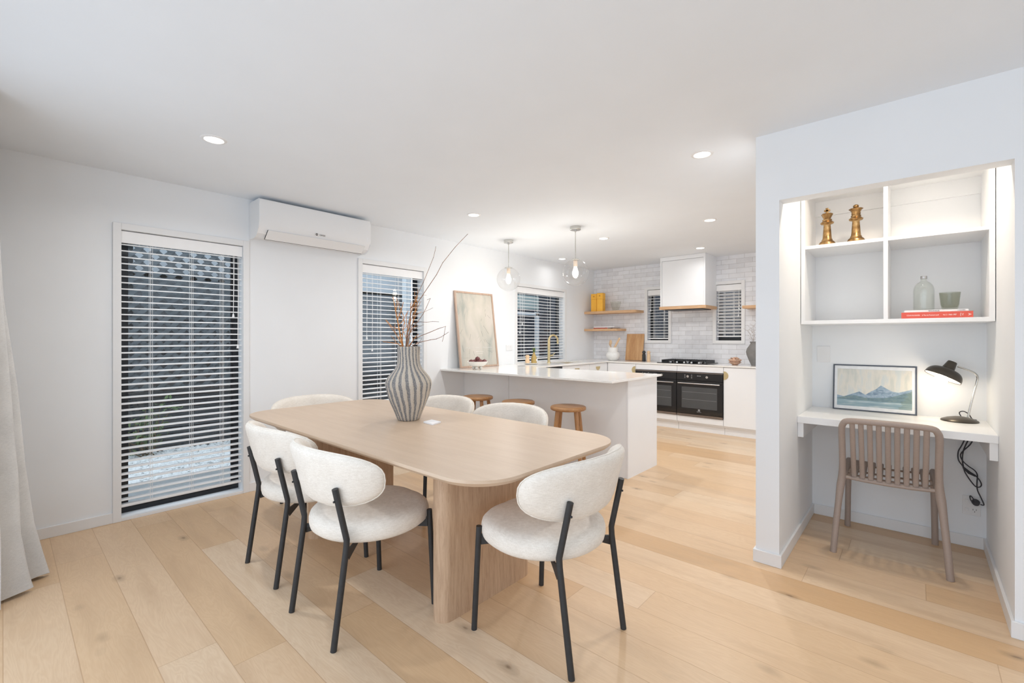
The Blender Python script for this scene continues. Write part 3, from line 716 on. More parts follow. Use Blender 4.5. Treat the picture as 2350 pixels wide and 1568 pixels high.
# ---------------------------------------------------------------- downlights, pendants
dl = [(-3.004,.807,'above the tall window side of the dining table, nearest the curtain'), (-.994,2.881,'largest on the right, just before the alcove wall'), (-3.057,2.898,'in the middle, before the pendant lamps'),
      (-1.494,4.542,'over the aisle between the peninsula and the ovens'), (-2.675,4.571,'just right of the pendant lamps'), (-2.048,5.872,'above the cooktop beside the range hood'), (-3.814,5.362,'nearest the kitchen sink window')]
P0 = None
for i, (x, y, s) in enumerate(dl):
    lab = 'round recessed ceiling downlight ' + s
    if P0 is None:
        P0 = thing('downlight', lab, 'ceiling light', (x, y, H), 0, 'recessed ceiling downlights')
        b = MB(); b.lathe([(.046, -.002), (.050, -.006), (.062, -.004), (.066, -.0002)], 32, cap=False); b.build('trim_ring', M['trim'], P0)
        b = MB(); b.lathe([(.001, -.0035), (.048, -.0035), (.048, -.001)], 32); b.build('lens', M['downlight'], P0)
        o = P0
    else: o = copy_tree(P0, None, lab); o.location = (x, y, H)
    l = bpy.data.lights.new('downlight_lamp', 'AREA'); l.shape = 'DISK'; l.size = .09; l.energy = (7, 8, 7, 13, 12, 2.8, 1)[i]; l.color = (1, .985, .965); l.spread = radians(160)
    lo = bpy.data.objects.new('downlight_lamp', l); C.objects.link(lo); lo.location = (x, y, H-.012)
def pendant(x, y, zc, lab):
    t = thing('pendant_lamp', lab, 'pendant light', (x, y, H), 0, 'clear glass globe pendants over the peninsula')
    b = MB(); b.lathe([(.001, -.034), (.052, -.034), (.056, -.030), (.056, 0), (.001, 0)], 32); b.build('canopy', M['chrome'], t)
    b = MB(); b.tube([(0, 0, -.03), (0, 0, zc+.137-H+.01)], .0045, 10); b.lathe([(.001, -.055), (.010, -.052), (.010, -.034)], 16); b.build('rod', M['chrome'], t)
    z = zc - H
    b = MB(); b.lathe([(.001, .010), (.036, .006), (.048, -.004), (.046, -.006), (.001, -.004)], 32, (0, 0, z+.134)); b.build('globe_cap', M['chrome'], t)
    b = MB(); pr = [(.137*sin(a), .137*cos(a)) for a in [radians(19 + k*160/22) for k in range(23)]]; pr.append((.001, -.137)); b.lathe(pr, 40, (0, 0, z), cap=False)
    b.build('glass_globe', M['pendant_glass'], t, smooth=80)
    b = MB(); b.lathe([(.001, .125), (.019, .125), (.021, .07), (.017, .06), (.001, .06)], 20, (0, 0, z)); b.build('bulb_holder', M['holder'], t)
    b = MB(); b.lathe([(.001, .06), (.013, .06), (.018, .045), (.028, .01), (.030, -.015), (.022, -.040), (.010, -.052), (.001, -.055)], 24, (0, 0, z)); b.build('bulb', M['bulb_glow'], t, smooth=80)
    l = bpy.data.lights.new('pendant_glow', 'POINT'); l.energy = 5; l.color = (1, .93, .84); l.shadow_soft_size = .03
    lo = bpy.data.objects.new('pendant_glow', l); C.objects.link(lo); lo.location = (x, y, zc-.09)
pendant(-3.553, 3.925, 1.945, 'clear glass globe pendant lamp on the left, nearer the leaning artwork')
pendant(-2.612, 3.905, 1.930, 'clear glass globe pendant lamp on the right, nearer the tiled wall')

# ---------------------------------------------------------------- kitchen cabinetry
ZC = .905; ZU = .885; XP = -1.93; YF = 3.727; XS = -3.56; YK = 6.20
pc = thing('peninsula_cabinet', 'white panelled breakfast bar body under the stone overhang, facing the dining area', 'cabinet', (-3.0, 4.0, 0))
b = MB(); b.box(XW+.002, -3.372, YF, 4.32, 0, ZU-.001); b.build('narrow_panel', M['cab'], pc, world=True, smooth=0)
b = MB(); b.box(-3.367, XP-.018, YF, 4.32, 0, ZU-.001); b.build('front_panel', M['cab'], pc, world=True, smooth=0)
b = MB(); b.box(XP-.016, XP, YF-.002, 4.325, 0, ZU-.001); b.build('end_panel', M['cab'], pc, world=True, smooth=0)
def handle(parent, c, axis, side):
    """flat half-moon pull: axis 'x' -> on a face looking +x, 'y' -> face looking -y; side = direction of the round bulge"""
    r = .055; pts = []
    a0 = {'down': pi, 'left': pi/2, 'right': -pi/2}[side]
    for k in range(17):
        a = a0 + pi*k/16; pts.append((r*cos(a), r*sin(a)))
    b = MB()
    if axis == 'y': b.loft([[(c[0]+p, c[1]-.001, c[2]+q) for p, q in pts], [(c[0]+p, c[1]-.007, c[2]+q) for p, q in pts]])
    else: b.loft([[(c[0]+.001, c[1]+p, c[2]+q) for p, q in pts], [(c[0]+.007, c[1]+p, c[2]+q) for p, q in pts]])
    return b.build('handle', M['brass'], parent, world=True)
# side run under the sink window
D = thing('dishwasher', 'dark-topped dishwasher front under the sink worktop behind the peninsula', 'dishwasher', (-3.7, 4.70, .1))
b = MB(); b.box(-4.0, XS-.02, 4.42, 5.008, .12, .86); b.build('body', M['steel'], D, world=True, smooth=0)
b = MB(); b.box(XS-.02, XS, 4.42, 5.008, .12, .80); b.build('door', M['cab'], D, world=True, smooth=0)
b = MB(); b.box(XS-.02, XS+.002, 4.42, 5.008, .80, .878); b.build('control_strip', M['black'], D, world=True, smooth=0)
def unit(name, label, x0, x1, y0, y1, fronts, axis, kick=True, group='white kitchen base units'):
    t = thing(name, label, 'cabinet', ((x0+x1)/2, (y0+y1)/2, 0), 0, group)
    b = MB()
    if axis == 'x': b.box(x0, x1-.02, y0+.001, y1-.001, .10, .69); b.box(x1-.05, x1-.02, y0+.001, y1-.001, .69, ZU-.001); b.box(x0, x0+.02, y0+.001, y1-.001, .69, ZU-.001); b.box(x0, x1-.075, y0, y1, 0, .10)
    else: b.box(x0+.001, x1-.001, y0+.02, y1, .10, ZU-.001); b.box(x0, x1, y0+.055, y1, 0, .10)
    b.build('body', M['cab'], t, world=True, smooth=0)
    for kind_, a0, a1, z0, z1, hc, side in fronts:
        b = MB()
        if axis == 'x': b.box(x1-.019, x1, a0+.0015, a1-.0015, z0+.0015, z1-.0015, .001)
        else: b.box(a0+.0015, a1-.0015, y0, y0+.019, z0+.0015, z1-.0015, .001)
        d = b.build(kind_, M['cab'], t, world=True, smooth=0)
        if hc: handle(d, (x1, hc[0], hc[1]) if axis == 'x' else (hc[0], y0, hc[1]), axis, side)
    return t
unit('base_cabinet', 'white base unit with a top drawer under the kitchen sink', XW+.005, XS, 5.01, 5.687, [('drawer', 5.01, 5.687, .60, .88, (5.36, .835), 'down'), ('door', 5.01, 5.687, .12, .60, None, None)], 'x')
unit('base_cabinet', 'white base unit in the corner with brass half-moon pull facing the room', XW+.005, XS, 5.689, YK+.015, [('drawer', 5.689, 6.197, .60, .88, (5.92, .835), 'down'), ('door', 5.689, 6.197, .12, .60, None, None)], 'x')
unit('base_cabinet', 'white corner base unit left of the two black ovens', XS+.001, -3.091, YK, YT-.001, [('door', XS+.002, -3.091, .12, .88, (-3.096, .79), 'left')], 'y')
unit('base_cabinet', 'white base unit right of the black ovens, brass pull at its upper left corner', -1.869, -1.25, YK, YT-.001, [('door', -1.869, -1.25, .12, .88, (-1.864, .775), 'right')], 'y')
unit('base_cabinet', 'white base unit at the far right of the back run, mostly behind the alcove wall', -1.248, -.60, YK, YT-.001, [('door', -1.248, -.60, .12, .88, None, None)], 'y')
def oven(x0, x1, lab, lab2):
    hs = thing('oven_cabinet', lab2, 'cabinet', ((x0+x1)/2, YK, 0), 0, 'white oven housings')
    b = MB(); b.box(x0+.001, x1-.001, YK+.055, YT-.001, 0, .10); b.box(x0+.001, x1-.001, YK+.02, YT-.001, .10, .20); b.box(x0+.001, x1-.001, YK+.02, YT-.001, .80, ZU-.001)
    b.box(x0+.001, x1-.001, YK+.45, YT-.001, .20, .80); b.build('body', M['cab'], hs, world=True, smooth=0)
    b = MB(); b.box(x0+.0015, x1-.0015, YK, YK+.019, .122, .198, .001); b.build('bottom_rail', M['cab'], hs, world=True, smooth=0)
    b = MB(); b.box(x0+.0015, x1-.0015, YK, YK+.019, .803, .882, .001); b.build('top_rail', M['cab'], hs, world=True, smooth=0)
    t = thing('built_in_oven', lab, 'oven', ((x0+x1)/2, YK, .2), 0, 'black built-in ovens')
    bl = OVB; b = MB(); b.box(x0+.02, x1-.02, YK+.01, YK+.44, .205, .795); b.build('body', M['darkgap'], t, world=True, smooth=0)
    b = MB(); b.box(x0+.003, x1-.003, YK-.018, YK+.008, .690, .785, .001); pn = b.build('control_panel', bl, t, world=True, smooth=0)
    b = MB(); b.box(x0+.003, x1-.003, YK-.019, YK+.008, .786, .797); b.build('top_trim', OVS, t, world=True, smooth=0)
    b = MB(); b.box(x0+.003, x1-.003, YK-.018, YK+.008, .235, .685, .001); dr = b.build('oven_door', bl, t, world=True, smooth=0)
    b = MB(); b.box(x0+.07, x1-.07, YK-.0188, YK-.0178, .315, .60); b.build('door_glass', OVG, dr, world=True, smooth=0)
    b = MB()
    for z in (.43, .53): b.box(x0+.08, x1-.08, YK-.0194, YK-.0187, z, z+.003)
    b.build('rack_lines', plain('rack_grey', lin(132,134,134), .5), dr, world=True, smooth=0)
    b = MB(); b.tube([(x0+.03, YK-.050, .650), (x1-.03, YK-.050, .650)], .008, 12)
    for x in (x0+.05, x1-.05): b.tube([(x, YK-.018, .650), (x, YK-.050, .650)], .006, 8)
    b.build('handle', M['steel'], dr, world=True)
    b = MB(); b.box(x0+.003, x1-.003, YK-.018, YK+.006, .205, .232); b.build('bottom_trim', OVS, t, world=True, smooth=0)
    xm = (x0+x1)/2
    for x in (x0+.16, x0+.41):
        b = MB(); b.tube([(x, YK-.018, .742), (x, YK-.040, .742)], .016, 20); b.build('knob', M['chrome'], pn, world=True)
    RY = Matrix.Rotation(R90, 4, 'X')
    tick = plain('oven_print', lin(170,172,174), .5)
    b = MB()
    for k in range(4):
        for dx in (-.045, .045): b.box(x0+.16+dx-.007, x0+.16+dx+.007, YK-.0188, YK-.0178, .718+k*.014, .722+k*.014)
    for k in range(3): b.box(xm-.025+k*.018, xm-.013+k*.018, YK-.0188, YK-.0178, .748, .756)
    b.build('dial_marks', tick, pn, world=True, smooth=0)
    text('Electrolux', .014, (xm, YK-.0184, .272), RY, tick, dr, 'brand_lettering')
    b = MB()
    for ax, az in ((-.007, .007), (.007, .007), (-.007, -.007), (.007, -.007)): b.box(xm+ax-.0055, xm+ax+.0055, YK-.0188, YK-.0178, .294+az-.0055, .294+az+.0055)
    b.build('brand_emblem', tick, dr, world=True, smooth=0)
OVB = plain('oven_black_glass', lin(30,30,32), .08, nscale=5, namp=.02)
OVG = plain('oven_window_glass', lin(74,76,78), .06, nscale=5, namp=.05)
OVS = plain('oven_bronze_trim', lin(128,118,112), .3, metal=.6)
oven(-2.475, -1.871, 'black built-in oven on the right, fully visible beside the peninsula', 'white housing around the right-hand oven')
oven(-3.089, -2.477, 'black built-in oven on the left, partly hidden behind the peninsula', 'white housing around the left-hand oven')
# worktop: one continuous U
b = MB(); e = .002
b.box(XW+.002, -1.885, 3.36, 4.335, ZU, ZC, e)
sx0, sx1, sy0, sy1 = -3.98, -3.66, 5.25, 5.75
b.box(XW+.002, XS+.02, 4.335, sy0, ZU, ZC); b.box(XW+.002, XS+.02, sy1, YT-.002, ZU, ZC); b.box(XW+.002, sx0, sy0, sy1, ZU, ZC); b.box(sx1, XS+.02, sy0, sy1, ZU, ZC)
b.box(XS+.02, -.58, YK-.015, YT-.002, ZU, ZC)
solo('stone_worktop', b, M['stone'], 'continuous white stone worktop over the peninsula, sink run and oven run', 'worktop', smooth=0)
b = MB(); b.box(sx0-.004, sx1+.004, sy0-.004, sy1+.004, .70, .704)
for q in ((sx0-.004, sx0, sy0-.004, sy1+.004), (sx1, sx1+.004, sy0-.004, sy1+.004), (sx0, sx1, sy0-.004, sy0), (sx0, sx1, sy1, sy1+.004)): b.box(*q, .704, ZU-.001)
solo('kitchen_sink', b, M['brass'], 'brass-toned undermount sink bowl below the gooseneck tap', 'sink', smooth=0)
# tap
tp = thing('kitchen_tap', 'brushed brass gooseneck tap in front of the sink window', 'tap', (-3.93, 5.20, ZC))
b = MB(); b.lathe([(.001, 0), (.027, 0), (.027, .006), (.022, .012), (.001, .012)], 24); b.build('base_ring', M['brass'], tp)
arc = [(.0, 0, .01), (0, 0, .32)] + [(.0 + .045*(1-cos(a))*.5, .075*(1-cos(a)), .32 + .075*sin(a)) for a in [pi*k/12 for k in range(1, 13)]] + [(.045, .15, .27)]
b = MB(); b.tube(arc, [.019, .019] + [.0135]*(len(arc)-2), 16); b.build('spout', M['brass'], tp, smooth=80)
b = MB(); b.tube([(0, .0, .10), (.02, .06, .105)], .012, 14); b.tube([(.02, .055, .105), (.035, .10, .14)], .005, 10); b.build('lever', M['brass'], tp)
# range hood
hd = thing('range_hood', 'tall boxed white range hood with a timber strip along its bottom edge', 'range hood', (-2.42, 6.45, 1.66))
b = MB(); b.box(-2.735, -2.112, 6.262, YT-.001, 1.702, H-.002); b.build('box', M['cab'], hd, world=True, smooth=0)
b = MB(); b.box(-2.735, -2.712, 6.242, 6.262, 1.702, H-.002); b.box(-2.135, -2.112, 6.242, 6.262, 1.702, H-.002); b.box(-2.712, -2.135, 6.242, 6.262, 2.345, H-.002); b.build('face_trim', M['cab'], hd, world=True, smooth=0)
b = MB(); b.box(-2.709, -2.138, 6.246, 6.262, 1.704, 2.341, .001); b.build('front_panel', M['cab'], hd, world=True, smooth=0)
b = MB(); b.box(-2.745, -2.102, 6.232, YT-.001, 1.662, 1.702, .001); b.build('timber_strip', M['shelf_wood'], hd, world=True, smooth=0)
b = MB(); b.box(-2.69, -2.16, 6.29, 6.62, 1.652, 1.662); b.build('filter', plain('filter_dark', lin(60,60,62), .4, metal=.5), hd, world=True, smooth=0)
# hob
hb = thing('gas_cooktop', 'black four-burner gas cooktop with cast iron trivets set in the worktop', 'cooktop', (-2.42, 6.43, ZC))
b = MB(); b.box(-2.78, -2.08, 6.23, 6.66, ZC+.0005, ZC+.010, .002); b.build('glass_plate', OVB, hb, world=True, smooth=0)
for i, (x0, x1) in enumerate(((-2.74, -2.54), (-2.53, -2.33), (-2.32, -2.12))):
    b = MB(); z = ZC+.040
    for x in (x0, x1-.008): b.box(x, x+.008, 6.30, 6.65, ZC+.011, z+.006)
    for y in (6.30, 6.47, 6.642): b.box(x0, x1, y, y+.008, z-.006, z+.006)
    for k in range(1, 6): b.box(x0+k*(x1-x0)/6-.003, x0+k*(x1-x0)/6+.003, 6.30, 6.65, z-.004, z+.008)
    b.build('trivet', M['black'], hb, world=True, smooth=0)
for x, y, r in ((-2.64, 6.39, .035), (-2.64, 6.57, .03), (-2.43, 6.48, .045), (-2.22, 6.39, .03), (-2.22, 6.57, .035)):
    b = MB(); b.lathe([(.001, .010), (r, .010), (r, .022), (r*.8, .028), (.001, .028)], 20, (x, y, ZC)); b.build('burner', M['steel'], hb, world=True)
for k in range(4):
    b = MB(); b.lathe([(.001, .010), (.016, .010), (.014, .030), (.001, .031)], 16, (-2.50+k*.10, 6.258, ZC)); b.build('knob', M['chrome'], hb, world=True)
# shelves
def shelf(x0, x1, y0, z0, z1, lab, rnd=.0):
    b = MB()
    ol = [(x0, YT-.001), (x0, y0)] + [(x1-rnd+rnd*sin(a), y0+rnd-rnd*cos(a)) for a in [pi/2*k/8 for k in range(9)]] + [(x1, YT-.001)]
    b.prism(ol, z0, z1); return solo('floating_shelf', b, M['shelf_wood'], lab, 'shelf', 'oak floating shelves', smooth=30)
shelf(XW+.002, -3.20, 6.385, 1.652, 1.690, 'upper oak floating shelf in the tiled corner, carrying two yellow boxes', .08)
shelf(XW+.002, -3.50, 6.385, 1.372, 1.408, 'lower shorter oak floating shelf in the tiled corner', .03)
shelf(-1.70, -.95, 6.40, 1.645, 1.682, 'oak floating shelf right of the window, cut off by the alcove wall', .0)
# yellow boxes
YB = plain('yellow_card', lin(246,186,66), .55, nscale=20, namp=.03)
def ybox(x, y, rz, lab, hgt=.255):
    t = thing('gift_box', lab, 'box', (x, y, 1.6905), rz, 'tall yellow boxes on the upper shelf')
    b = MB(); b.box(-.050, .050, -.05, .05, 0, hgt*.68, .002); b.build('base', YB, t, smooth=0)
    b = MB(); b.box(-.051, .051, -.051, .051, hgt*.685, hgt, .002); b.build('lid', YB, t, smooth=0)
    b = MB(); b.tube([(0, -.0515, hgt*.85), (0, -.053, hgt*.85)], .011, 14); b.build('emblem', plain('ochre_print', lin(196,132,40), .5), t)
ybox(-3.960, 6.50, .10, 'tall yellow gift box on the upper shelf, left of the pair', .29)
ybox(-3.838, 6.48, .10, 'tall yellow gift box on the upper shelf, right of the pair', .295)
# glass on shelf
t = thing('glass_bowl', 'clear cut-glass bowl standing on the upper oak shelf', 'bowl', (-3.60, 6.53, 1.6905))
b = MB(); b.lathe([(.001, .003), (.035, .003), (.05, .02), (.075, .09), (.085, .15), (.082, .15), (.072, .09), (.047, .023), (.001, .012)], 12, f=lambda a, z: 1+.03*cos(6*a)); b.build('bowl_body', M['bottle_glass'], t, smooth=20)
# books on lower shelf
WH = plain('book_white', (.84,.84,.84), .5); RD = plain('book_red', lin(176,62,48), .5); RD2 = plain('book_coral', lin(212,88,72), .5); PG = plain('pages', lin(226,226,228), .8, nscale=90)
DK = plain('ink_dark', lin(60,60,66), .6); LT = plain('ink_white', (.88,.87,.85), .6)
def book(x0, x1, y0, y1, z0, z1, mat, lab, grp):
    t = thing('book', lab, 'book', ((x0+x1)/2, (y0+y1)/2, z0), 0, grp)
    c = .002; b = MB(); b.box(x0, x1, y0, y1, z0, z0+c); b.box(x0, x1, y0, y1, z1-c, z1); b.box(x0, x1, y0, y0+c, z0+c, z1-c); b.build('cover', mat, t, world=True, smooth=0)
    b = MB(); b.box(x0+.003, x1-.003, y0+c, y1-.003, z0+c, z1-c); b.build('pages', PG, t, world=True, smooth=0)
    return t
book(-3.955, -3.70, 6.44, 6.62, 1.4085, 1.424, RD, 'thin red book at the bottom of the pair on the lower kitchen shelf', 'books on the lower kitchen shelf')
bk = book(-3.955, -3.58, 6.45, 6.65, 1.4245, 1.445, WH, 'white book lying on top of the red one on the lower kitchen shelf', 'books on the lower kitchen shelf')
# chopping board
b = MB(); b.box(-.145, .145, -.012, .012, 0, .42, .004)
solo('chopping_board', b, M['board'], 'rectangular wooden chopping board leaning against the tiled wall', 'chopping board', rot=(radians(-9), 0, 0), loc=(-3.325, 6.605, ZC+.003), smooth=0)
# crock
ck = thing('utensil_crock', 'white stoneware crock with a narrower collar, in front of the chopping board', 'crock', (-3.60, 6.44, ZC))
b = MB(); b.lathe([(.001, .0), (.055, 0), (.085, .022), (.105, .06), (.107, .095), (.096, .125), (.078, .133), (.078, .205), (.074, .207), (.070, .203), (.070, .13), (.001, .12)], 40); b.build('pot', plain('crock_glaze', lin(240,240,238), .4), ck, smooth=60)
b = MB(); b.tube([(-3.62, 6.44, ZC+.125), (-3.635, 6.44, ZC+.25)], .005, 8); b.ball((-3.640, 6.44, ZC+.285), .030, .85, .35, 1.4)
solo('wooden_spoon', b, M['light_wood'], 'wooden spoon standing upright in the white crock', 'spoon', 'wooden utensils in the crock')
b = MB(); b.tube([(-3.63, 6.46, ZC+.125), (-3.665, 6.475, ZC+.23)], .005, 8); b.ball((-3.672, 6.477, ZC+.262), .026, .8, .35, 1.3)
solo('wooden_spoon', b, M['light_wood'], 'second wooden spoon leaning left in the white crock', 'spoon', 'wooden utensils in the crock')
b = MB(); b.tube([(-3.60, 6.43, ZC+.135), (-3.55, 6.42, ZC+.22), (-3.465, 6.40, ZC+.345)], [.018, .017, .016], 12); b.ball((-3.465, 6.40, ZC+.345), .016)
solo('wooden_pestle', b, M['light_wood'], 'thick pale wooden handle leaning right out of the crock over the board', 'utensil', 'wooden utensils in the crock')
# mills
def mill(x, y, m, lab):
    b = MB(); b.lathe([(.001, 0), (.026, 0), (.026, .105), (.018, .110), (.018, .114), (.025, .125), (.026, .14), (.02, .156), (.001, .163)], 24); solo('pepper_mill', b, m, lab, 'pepper mill', 'pair of mills on the worktop', smooth=50, loc=(x, y, ZC+.0005))
mill(-3.105, 6.50, plain('mill_black', lin(44,46,48), .3), 'black pepper mill beside the chopping board')
mill(-3.025, 6.49, M['light_wood'], 'pale wooden mill beside the black one and the cooktop')
# shells on right
t = thing('coral_ornament', 'pinkish coral shell ornament resting on a low dish, right of the cooktop', 'ornament', (-1.80, 6.45, ZC))
cm = plain('coral_pink', lin(206,170,146), .7, nscale=50, namp=.3, bump=.4)
b = MB(); b.lathe([(.001, 0), (.03, 0), (.075, .03), (.078, .036), (.001, .035)], 24, (0, 0, .0005)); b.build('dish', cm, t)
b = MB(); b.lathe([(.001, .036), (.06, .038), (.082, .065), (.07, .075), (.001, .06)], 24)
rnd = random.Random(4)
for k in range(16): 
    a = k*.9; b.ball((.05*cos(a)*rnd.uniform(.3, 1), .05*sin(a)*rnd.uniform(.3, 1), .072+rnd.uniform(0, .02)), rnd.uniform(.010, .019), 1.3, 1, .8, 1)
b.build('coral', cm, t)
GV = thing('grey_vase', 'dark grey clay vase at the right end of the back worktop', 'vase', (-1.55, 6.44, ZC))
b = MB(); b.lathe([(.001, 0), (.05, 0), (.053, .01), (.08, .07), (.105, .14), (.112, .18), (.10, .22), (.07, .265), (.058, .285), (.066, .30), (.066, .31), (.055, .31), (.05, .28), (.001, .2)], 40); b.build('vase_body', plain('grey_clay', lin(128,126,124), .8, nscale=14, namp=.15, bump=.1), GV, smooth=60)
for q in range(4):
    b = MB(); rnd = random.Random(20+q); a = q*1.5+.4
    base_ = Vector((-1.55+.02*cos(a), 6.44+.02*sin(a), ZC+.22)); tip = Vector((-1.55-.10+.07*q*.6, 6.44+.05*sin(a), ZC+.45+.03*q))
    P = [base_.lerp(tip, k/5)+Vector((.008*sin(k*2+q), 0, 0)) for k in range(6)]; b.tube(P, [.002]*6, 5)
    for k in range(2, 6):
        for s in (-1, 1): b.tube([P[k], P[k]+Vector((s*rnd.uniform(.02, .05), rnd.uniform(-.02, .02), rnd.uniform(.02, .05)))], .0012, 4)
    solo('thin_twig', b, plain('twig_pale', lin(176,164,156), .8), ('leftmost thin pale twig leaning out of the dark grey vase', 'second thin pale twig from the left in the dark grey vase', 'third thin pale twig from the left in the dark grey vase', 'rightmost and tallest thin pale twig in the dark grey vase')[q], 'branch', 'thin twigs in the grey vase')

# sink side: round tray with figure and bottle
b = MB(); b.lathe([(.001, 0), (.07, 0), (.10, .012), (.104, .016), (.10, .018), (.07, .008), (.001, .008)], 36, (-3.915, 4.78, ZC+.0005)); solo('serving_dish', b, plain('dish_white', (.82,.81,.79), .3), 'low white round dish by the sink holding the bottle and wooden figure', 'dish', smooth=50)
b = MB(); b.lathe([(.001, 0), (.026, 0), (.032, .03), (.026, .055), (.020, .065), (.028, .085), (.030, .10), (.022, .112), (.001, .115)], 16, (-3.945, 4.74, ZC+.010)); b.ball((-3.935, 4.72, ZC+.11), .012, 1, 1, 1.4, 1); b.ball((-3.95, 4.765, ZC+.11), .012, 1, 1, 1.4, 1)
solo('wooden_figure', b, M['light_wood'], 'small pale wooden animal figure beside the green-topped bottle', 'figurine', smooth=60)
ob = thing('oil_bottle', 'amber bottle with a green leafy stopper near the sink window', 'bottle', (-3.90, 4.825, ZC+.010))
b = MB(); b.lathe([(.001, 0), (.036, 0), (.039, .01), (.039, .07), (.030, .10), (.016, .125), (.013, .15), (.001, .15)], 24); b.build('bottle_body', plain('amber_glass', lin(178,152,92), .15, nscale=10, namp=.1), ob, smooth=60)
b = MB()
for k in range(14):
    a = k*2.4; z = .145+.0035*k; b.tube([(0.006*cos(a), .006*sin(a), z), (.020*cos(a), .020*sin(a), z+.025)], [.006, .002], 5)
b.build('stopper', plain('green_stopper', lin(92,112,52), .6), ob)
b = MB(); b.box(.030, .0405, .000, .028, .03, .06); b.build('label', WH, ob, smooth=0)

# artwork leaning on the wall
art = thing('framed_artwork', 'large oak-framed abstract print leaning against the wall on the peninsula end', 'artwork', (-3.965, 3.555, ZC+.002), 0)
art.rotation_euler = (radians(0), radians(-7.3), 0)
w_, h_ = .645, .925; fb = .022
b = MB(); b.box(-.022, 0, 0, fb, 0, h_, .001); b.box(-.022, 0, w_-fb, w_, 0, h_, .001); b.box(-.022, 0, fb, w_-fb, 0, fb, .001); b.box(-.022, 0, fb, w_-fb, h_-fb, h_, .001); b.build('frame', M['frame_oak'], art, smooth=0)
b = MB(); b.box(-.016, -.010, fb, w_-fb, fb, h_-fb); cv = b.build('print', M['abstract'], art, smooth=0)
rnd = random.Random(11)
def ax(u, v): # position on artwork from zoomed photo coordinates
    k = (v-90)/(1440-90); xl = 70+k*85; xr = 700+k*95
    return fb + (w_-2*fb)*max(.01, min(.99, (u-xl)/(xr-xl))), h_-fb - (h_-2*fb)*k
DS = [[(590,370),(582,410)],[(590,450),(596,510)],[(515,555),(505,605)],[(100,508),(150,440)],[(180,760),(140,850)],[(550,690),(600,770),(645,850)],[(510,960),(470,1020)],[(555,950),(575,1010)],[(580,950),(620,1020),(670,1052)],[(615,1168),(660,1178),(705,1210)],[(640,1172),(740,1182)],[(170,1060),(185,1140),(200,1185)],[(300,1130),(285,1220)],[(360,1170),(380,1255)],[(180,1295),(280,1292)],[(320,850),(300,960)],[(620,480),(680,540)],[(510,790),(535,900)],[(440,930),(465,890)]]
b = MB()
for s in DS:
    q = [(-.0095, *ax(u, v)) for u, v in s]; b.tube(q, [.0012]*len(q), 5, flat=.3)
b.build('brush_strokes', plain('stroke_grey', lin(134,136,134), .8), cv)
b = MB(); pts = []
for k in range(60):
    u = 225 + k*7.8 + (14 if k > 33 else 0); v = 1108 + 14*sin(k*1.9)*(.5+.5*abs(sin(k*.7))) - (8 if k in (4, 20, 38, 54) else 0); pts.append((-.0095, *ax(u, v)))
b.tube(pts[:32], .0011, 4); b.tube(pts[36:], .0011, 4)
for r_ in range(2):
    q = [(-.0095, *ax((405 if r_ == 0 else 430)+k*6, 1184+r_*32+3*sin(k*2.3))) for k in range(24 if r_ == 0 else 18)]; b.tube(q, .0012, 4)
b.build('white_script', LT, cv)
# pedestal bowl with plums
pb = thing('footed_bowl', 'white footed ceramic bowl in front of the framed artwork', 'bowl', (-3.735, 3.60, ZC+.0005))
b = MB(); b.lathe([(.03, .034), (.07, .036), (.100, .060), (.118, .088), (.114, .090), (.095, .064), (.06, .045), (.001, .043)], 40, cap=False); b.lathe([(.001, .034), (.03, .034)], 40, cap=False); b.build('bowl_body', plain('bowl_glaze', lin(232,228,220), .35), pb, smooth=50)
for k in range(5):
    a = k*2*pi/5+.3; b = MB(); b.ball((.045*cos(a), .045*sin(a), .018), .018, 1, 1, 1.0, 2); b.build('foot', plain('foot_glaze', lin(232,228,220), .35), pb)
PM = plain('plum_skin', lin(106,52,54), .3, nscale=18, namp=.35)
for i, (dx, dy, dz, r, s) in enumerate([(-.050,-.050,.083,.030,'front left'),(-.018,-.064,.080,.028,'front middle'),(.035,.0,.085,.034,'centre right'),(.058,.052,.083,.032,'far right'),(-.060,.010,.083,.028,'back left'),(.0,.0,.118,.028,'topmost'),(-.010,.058,.083,.029,'back middle')]):
    t = thing('plum', 'dark red plum in the footed bowl, ' + s + ' of the heap', 'fruit', (-3.735+dx, 3.60+dy, ZC+dz-.028), 0, 'plums in the footed bowl')
    b = MB(); b.ball((0, 0, .028), r, 1, 1, .95, 3); b.build('flesh', PM, t, smooth=80)
    b = MB(); b.tube([(0, 0, .028+r*.9), (.004, 0, .028+r*1.2)], .0012, 5); b.build('stem', DK, t)

# outlets
def plate(name, lab, x0, x1, z0, z1, ypos, face, cat='switch'):
    t = thing(name, lab, cat, (x0, ypos, z0) if face == 'y' else (ypos, x0, z0))
    b = MB()
    if face == 'y': b.box(x0, x1, ypos-.007, ypos-.0003, z0, z1, .002)
    else: b.box(ypos+.0003, ypos+.007, x0, x1, z0, z1, .002)
    b.build('cover_plate', M['trim'], t, world=True, smooth=0)
    return t
t = plate('power_outlet', 'white double power outlet on the wall between artwork and sink window', 4.477, 4.60, 1.09, 1.165, XW, 'x', 'socket')
b = MB()
for y in (4.51, 4.565): b.box(XW+.007, XW+.009, y-.006, y+.006, 1.135, 1.15)
b.build('rocker', M['trim'], t, world=True, smooth=0)
t = plate('wall_switch_panel', 'square white blank wall plate inside the alcove above the desk', -.568+.03, -.46, 1.09, 1.205, 3.9, 'y')
so = plate('power_socket', 'white double power socket low on the alcove back wall behind the chair', .205, .283, .193, .308, 3.9, 'y', 'socket')
for z in (.225, .278):
    b = MB(); b.box(.215, .232, 3.889, 3.893, z-.008, z+.008, .001); b.build('rocker', M['trim'], so, world=True, smooth=0)
b = MB()
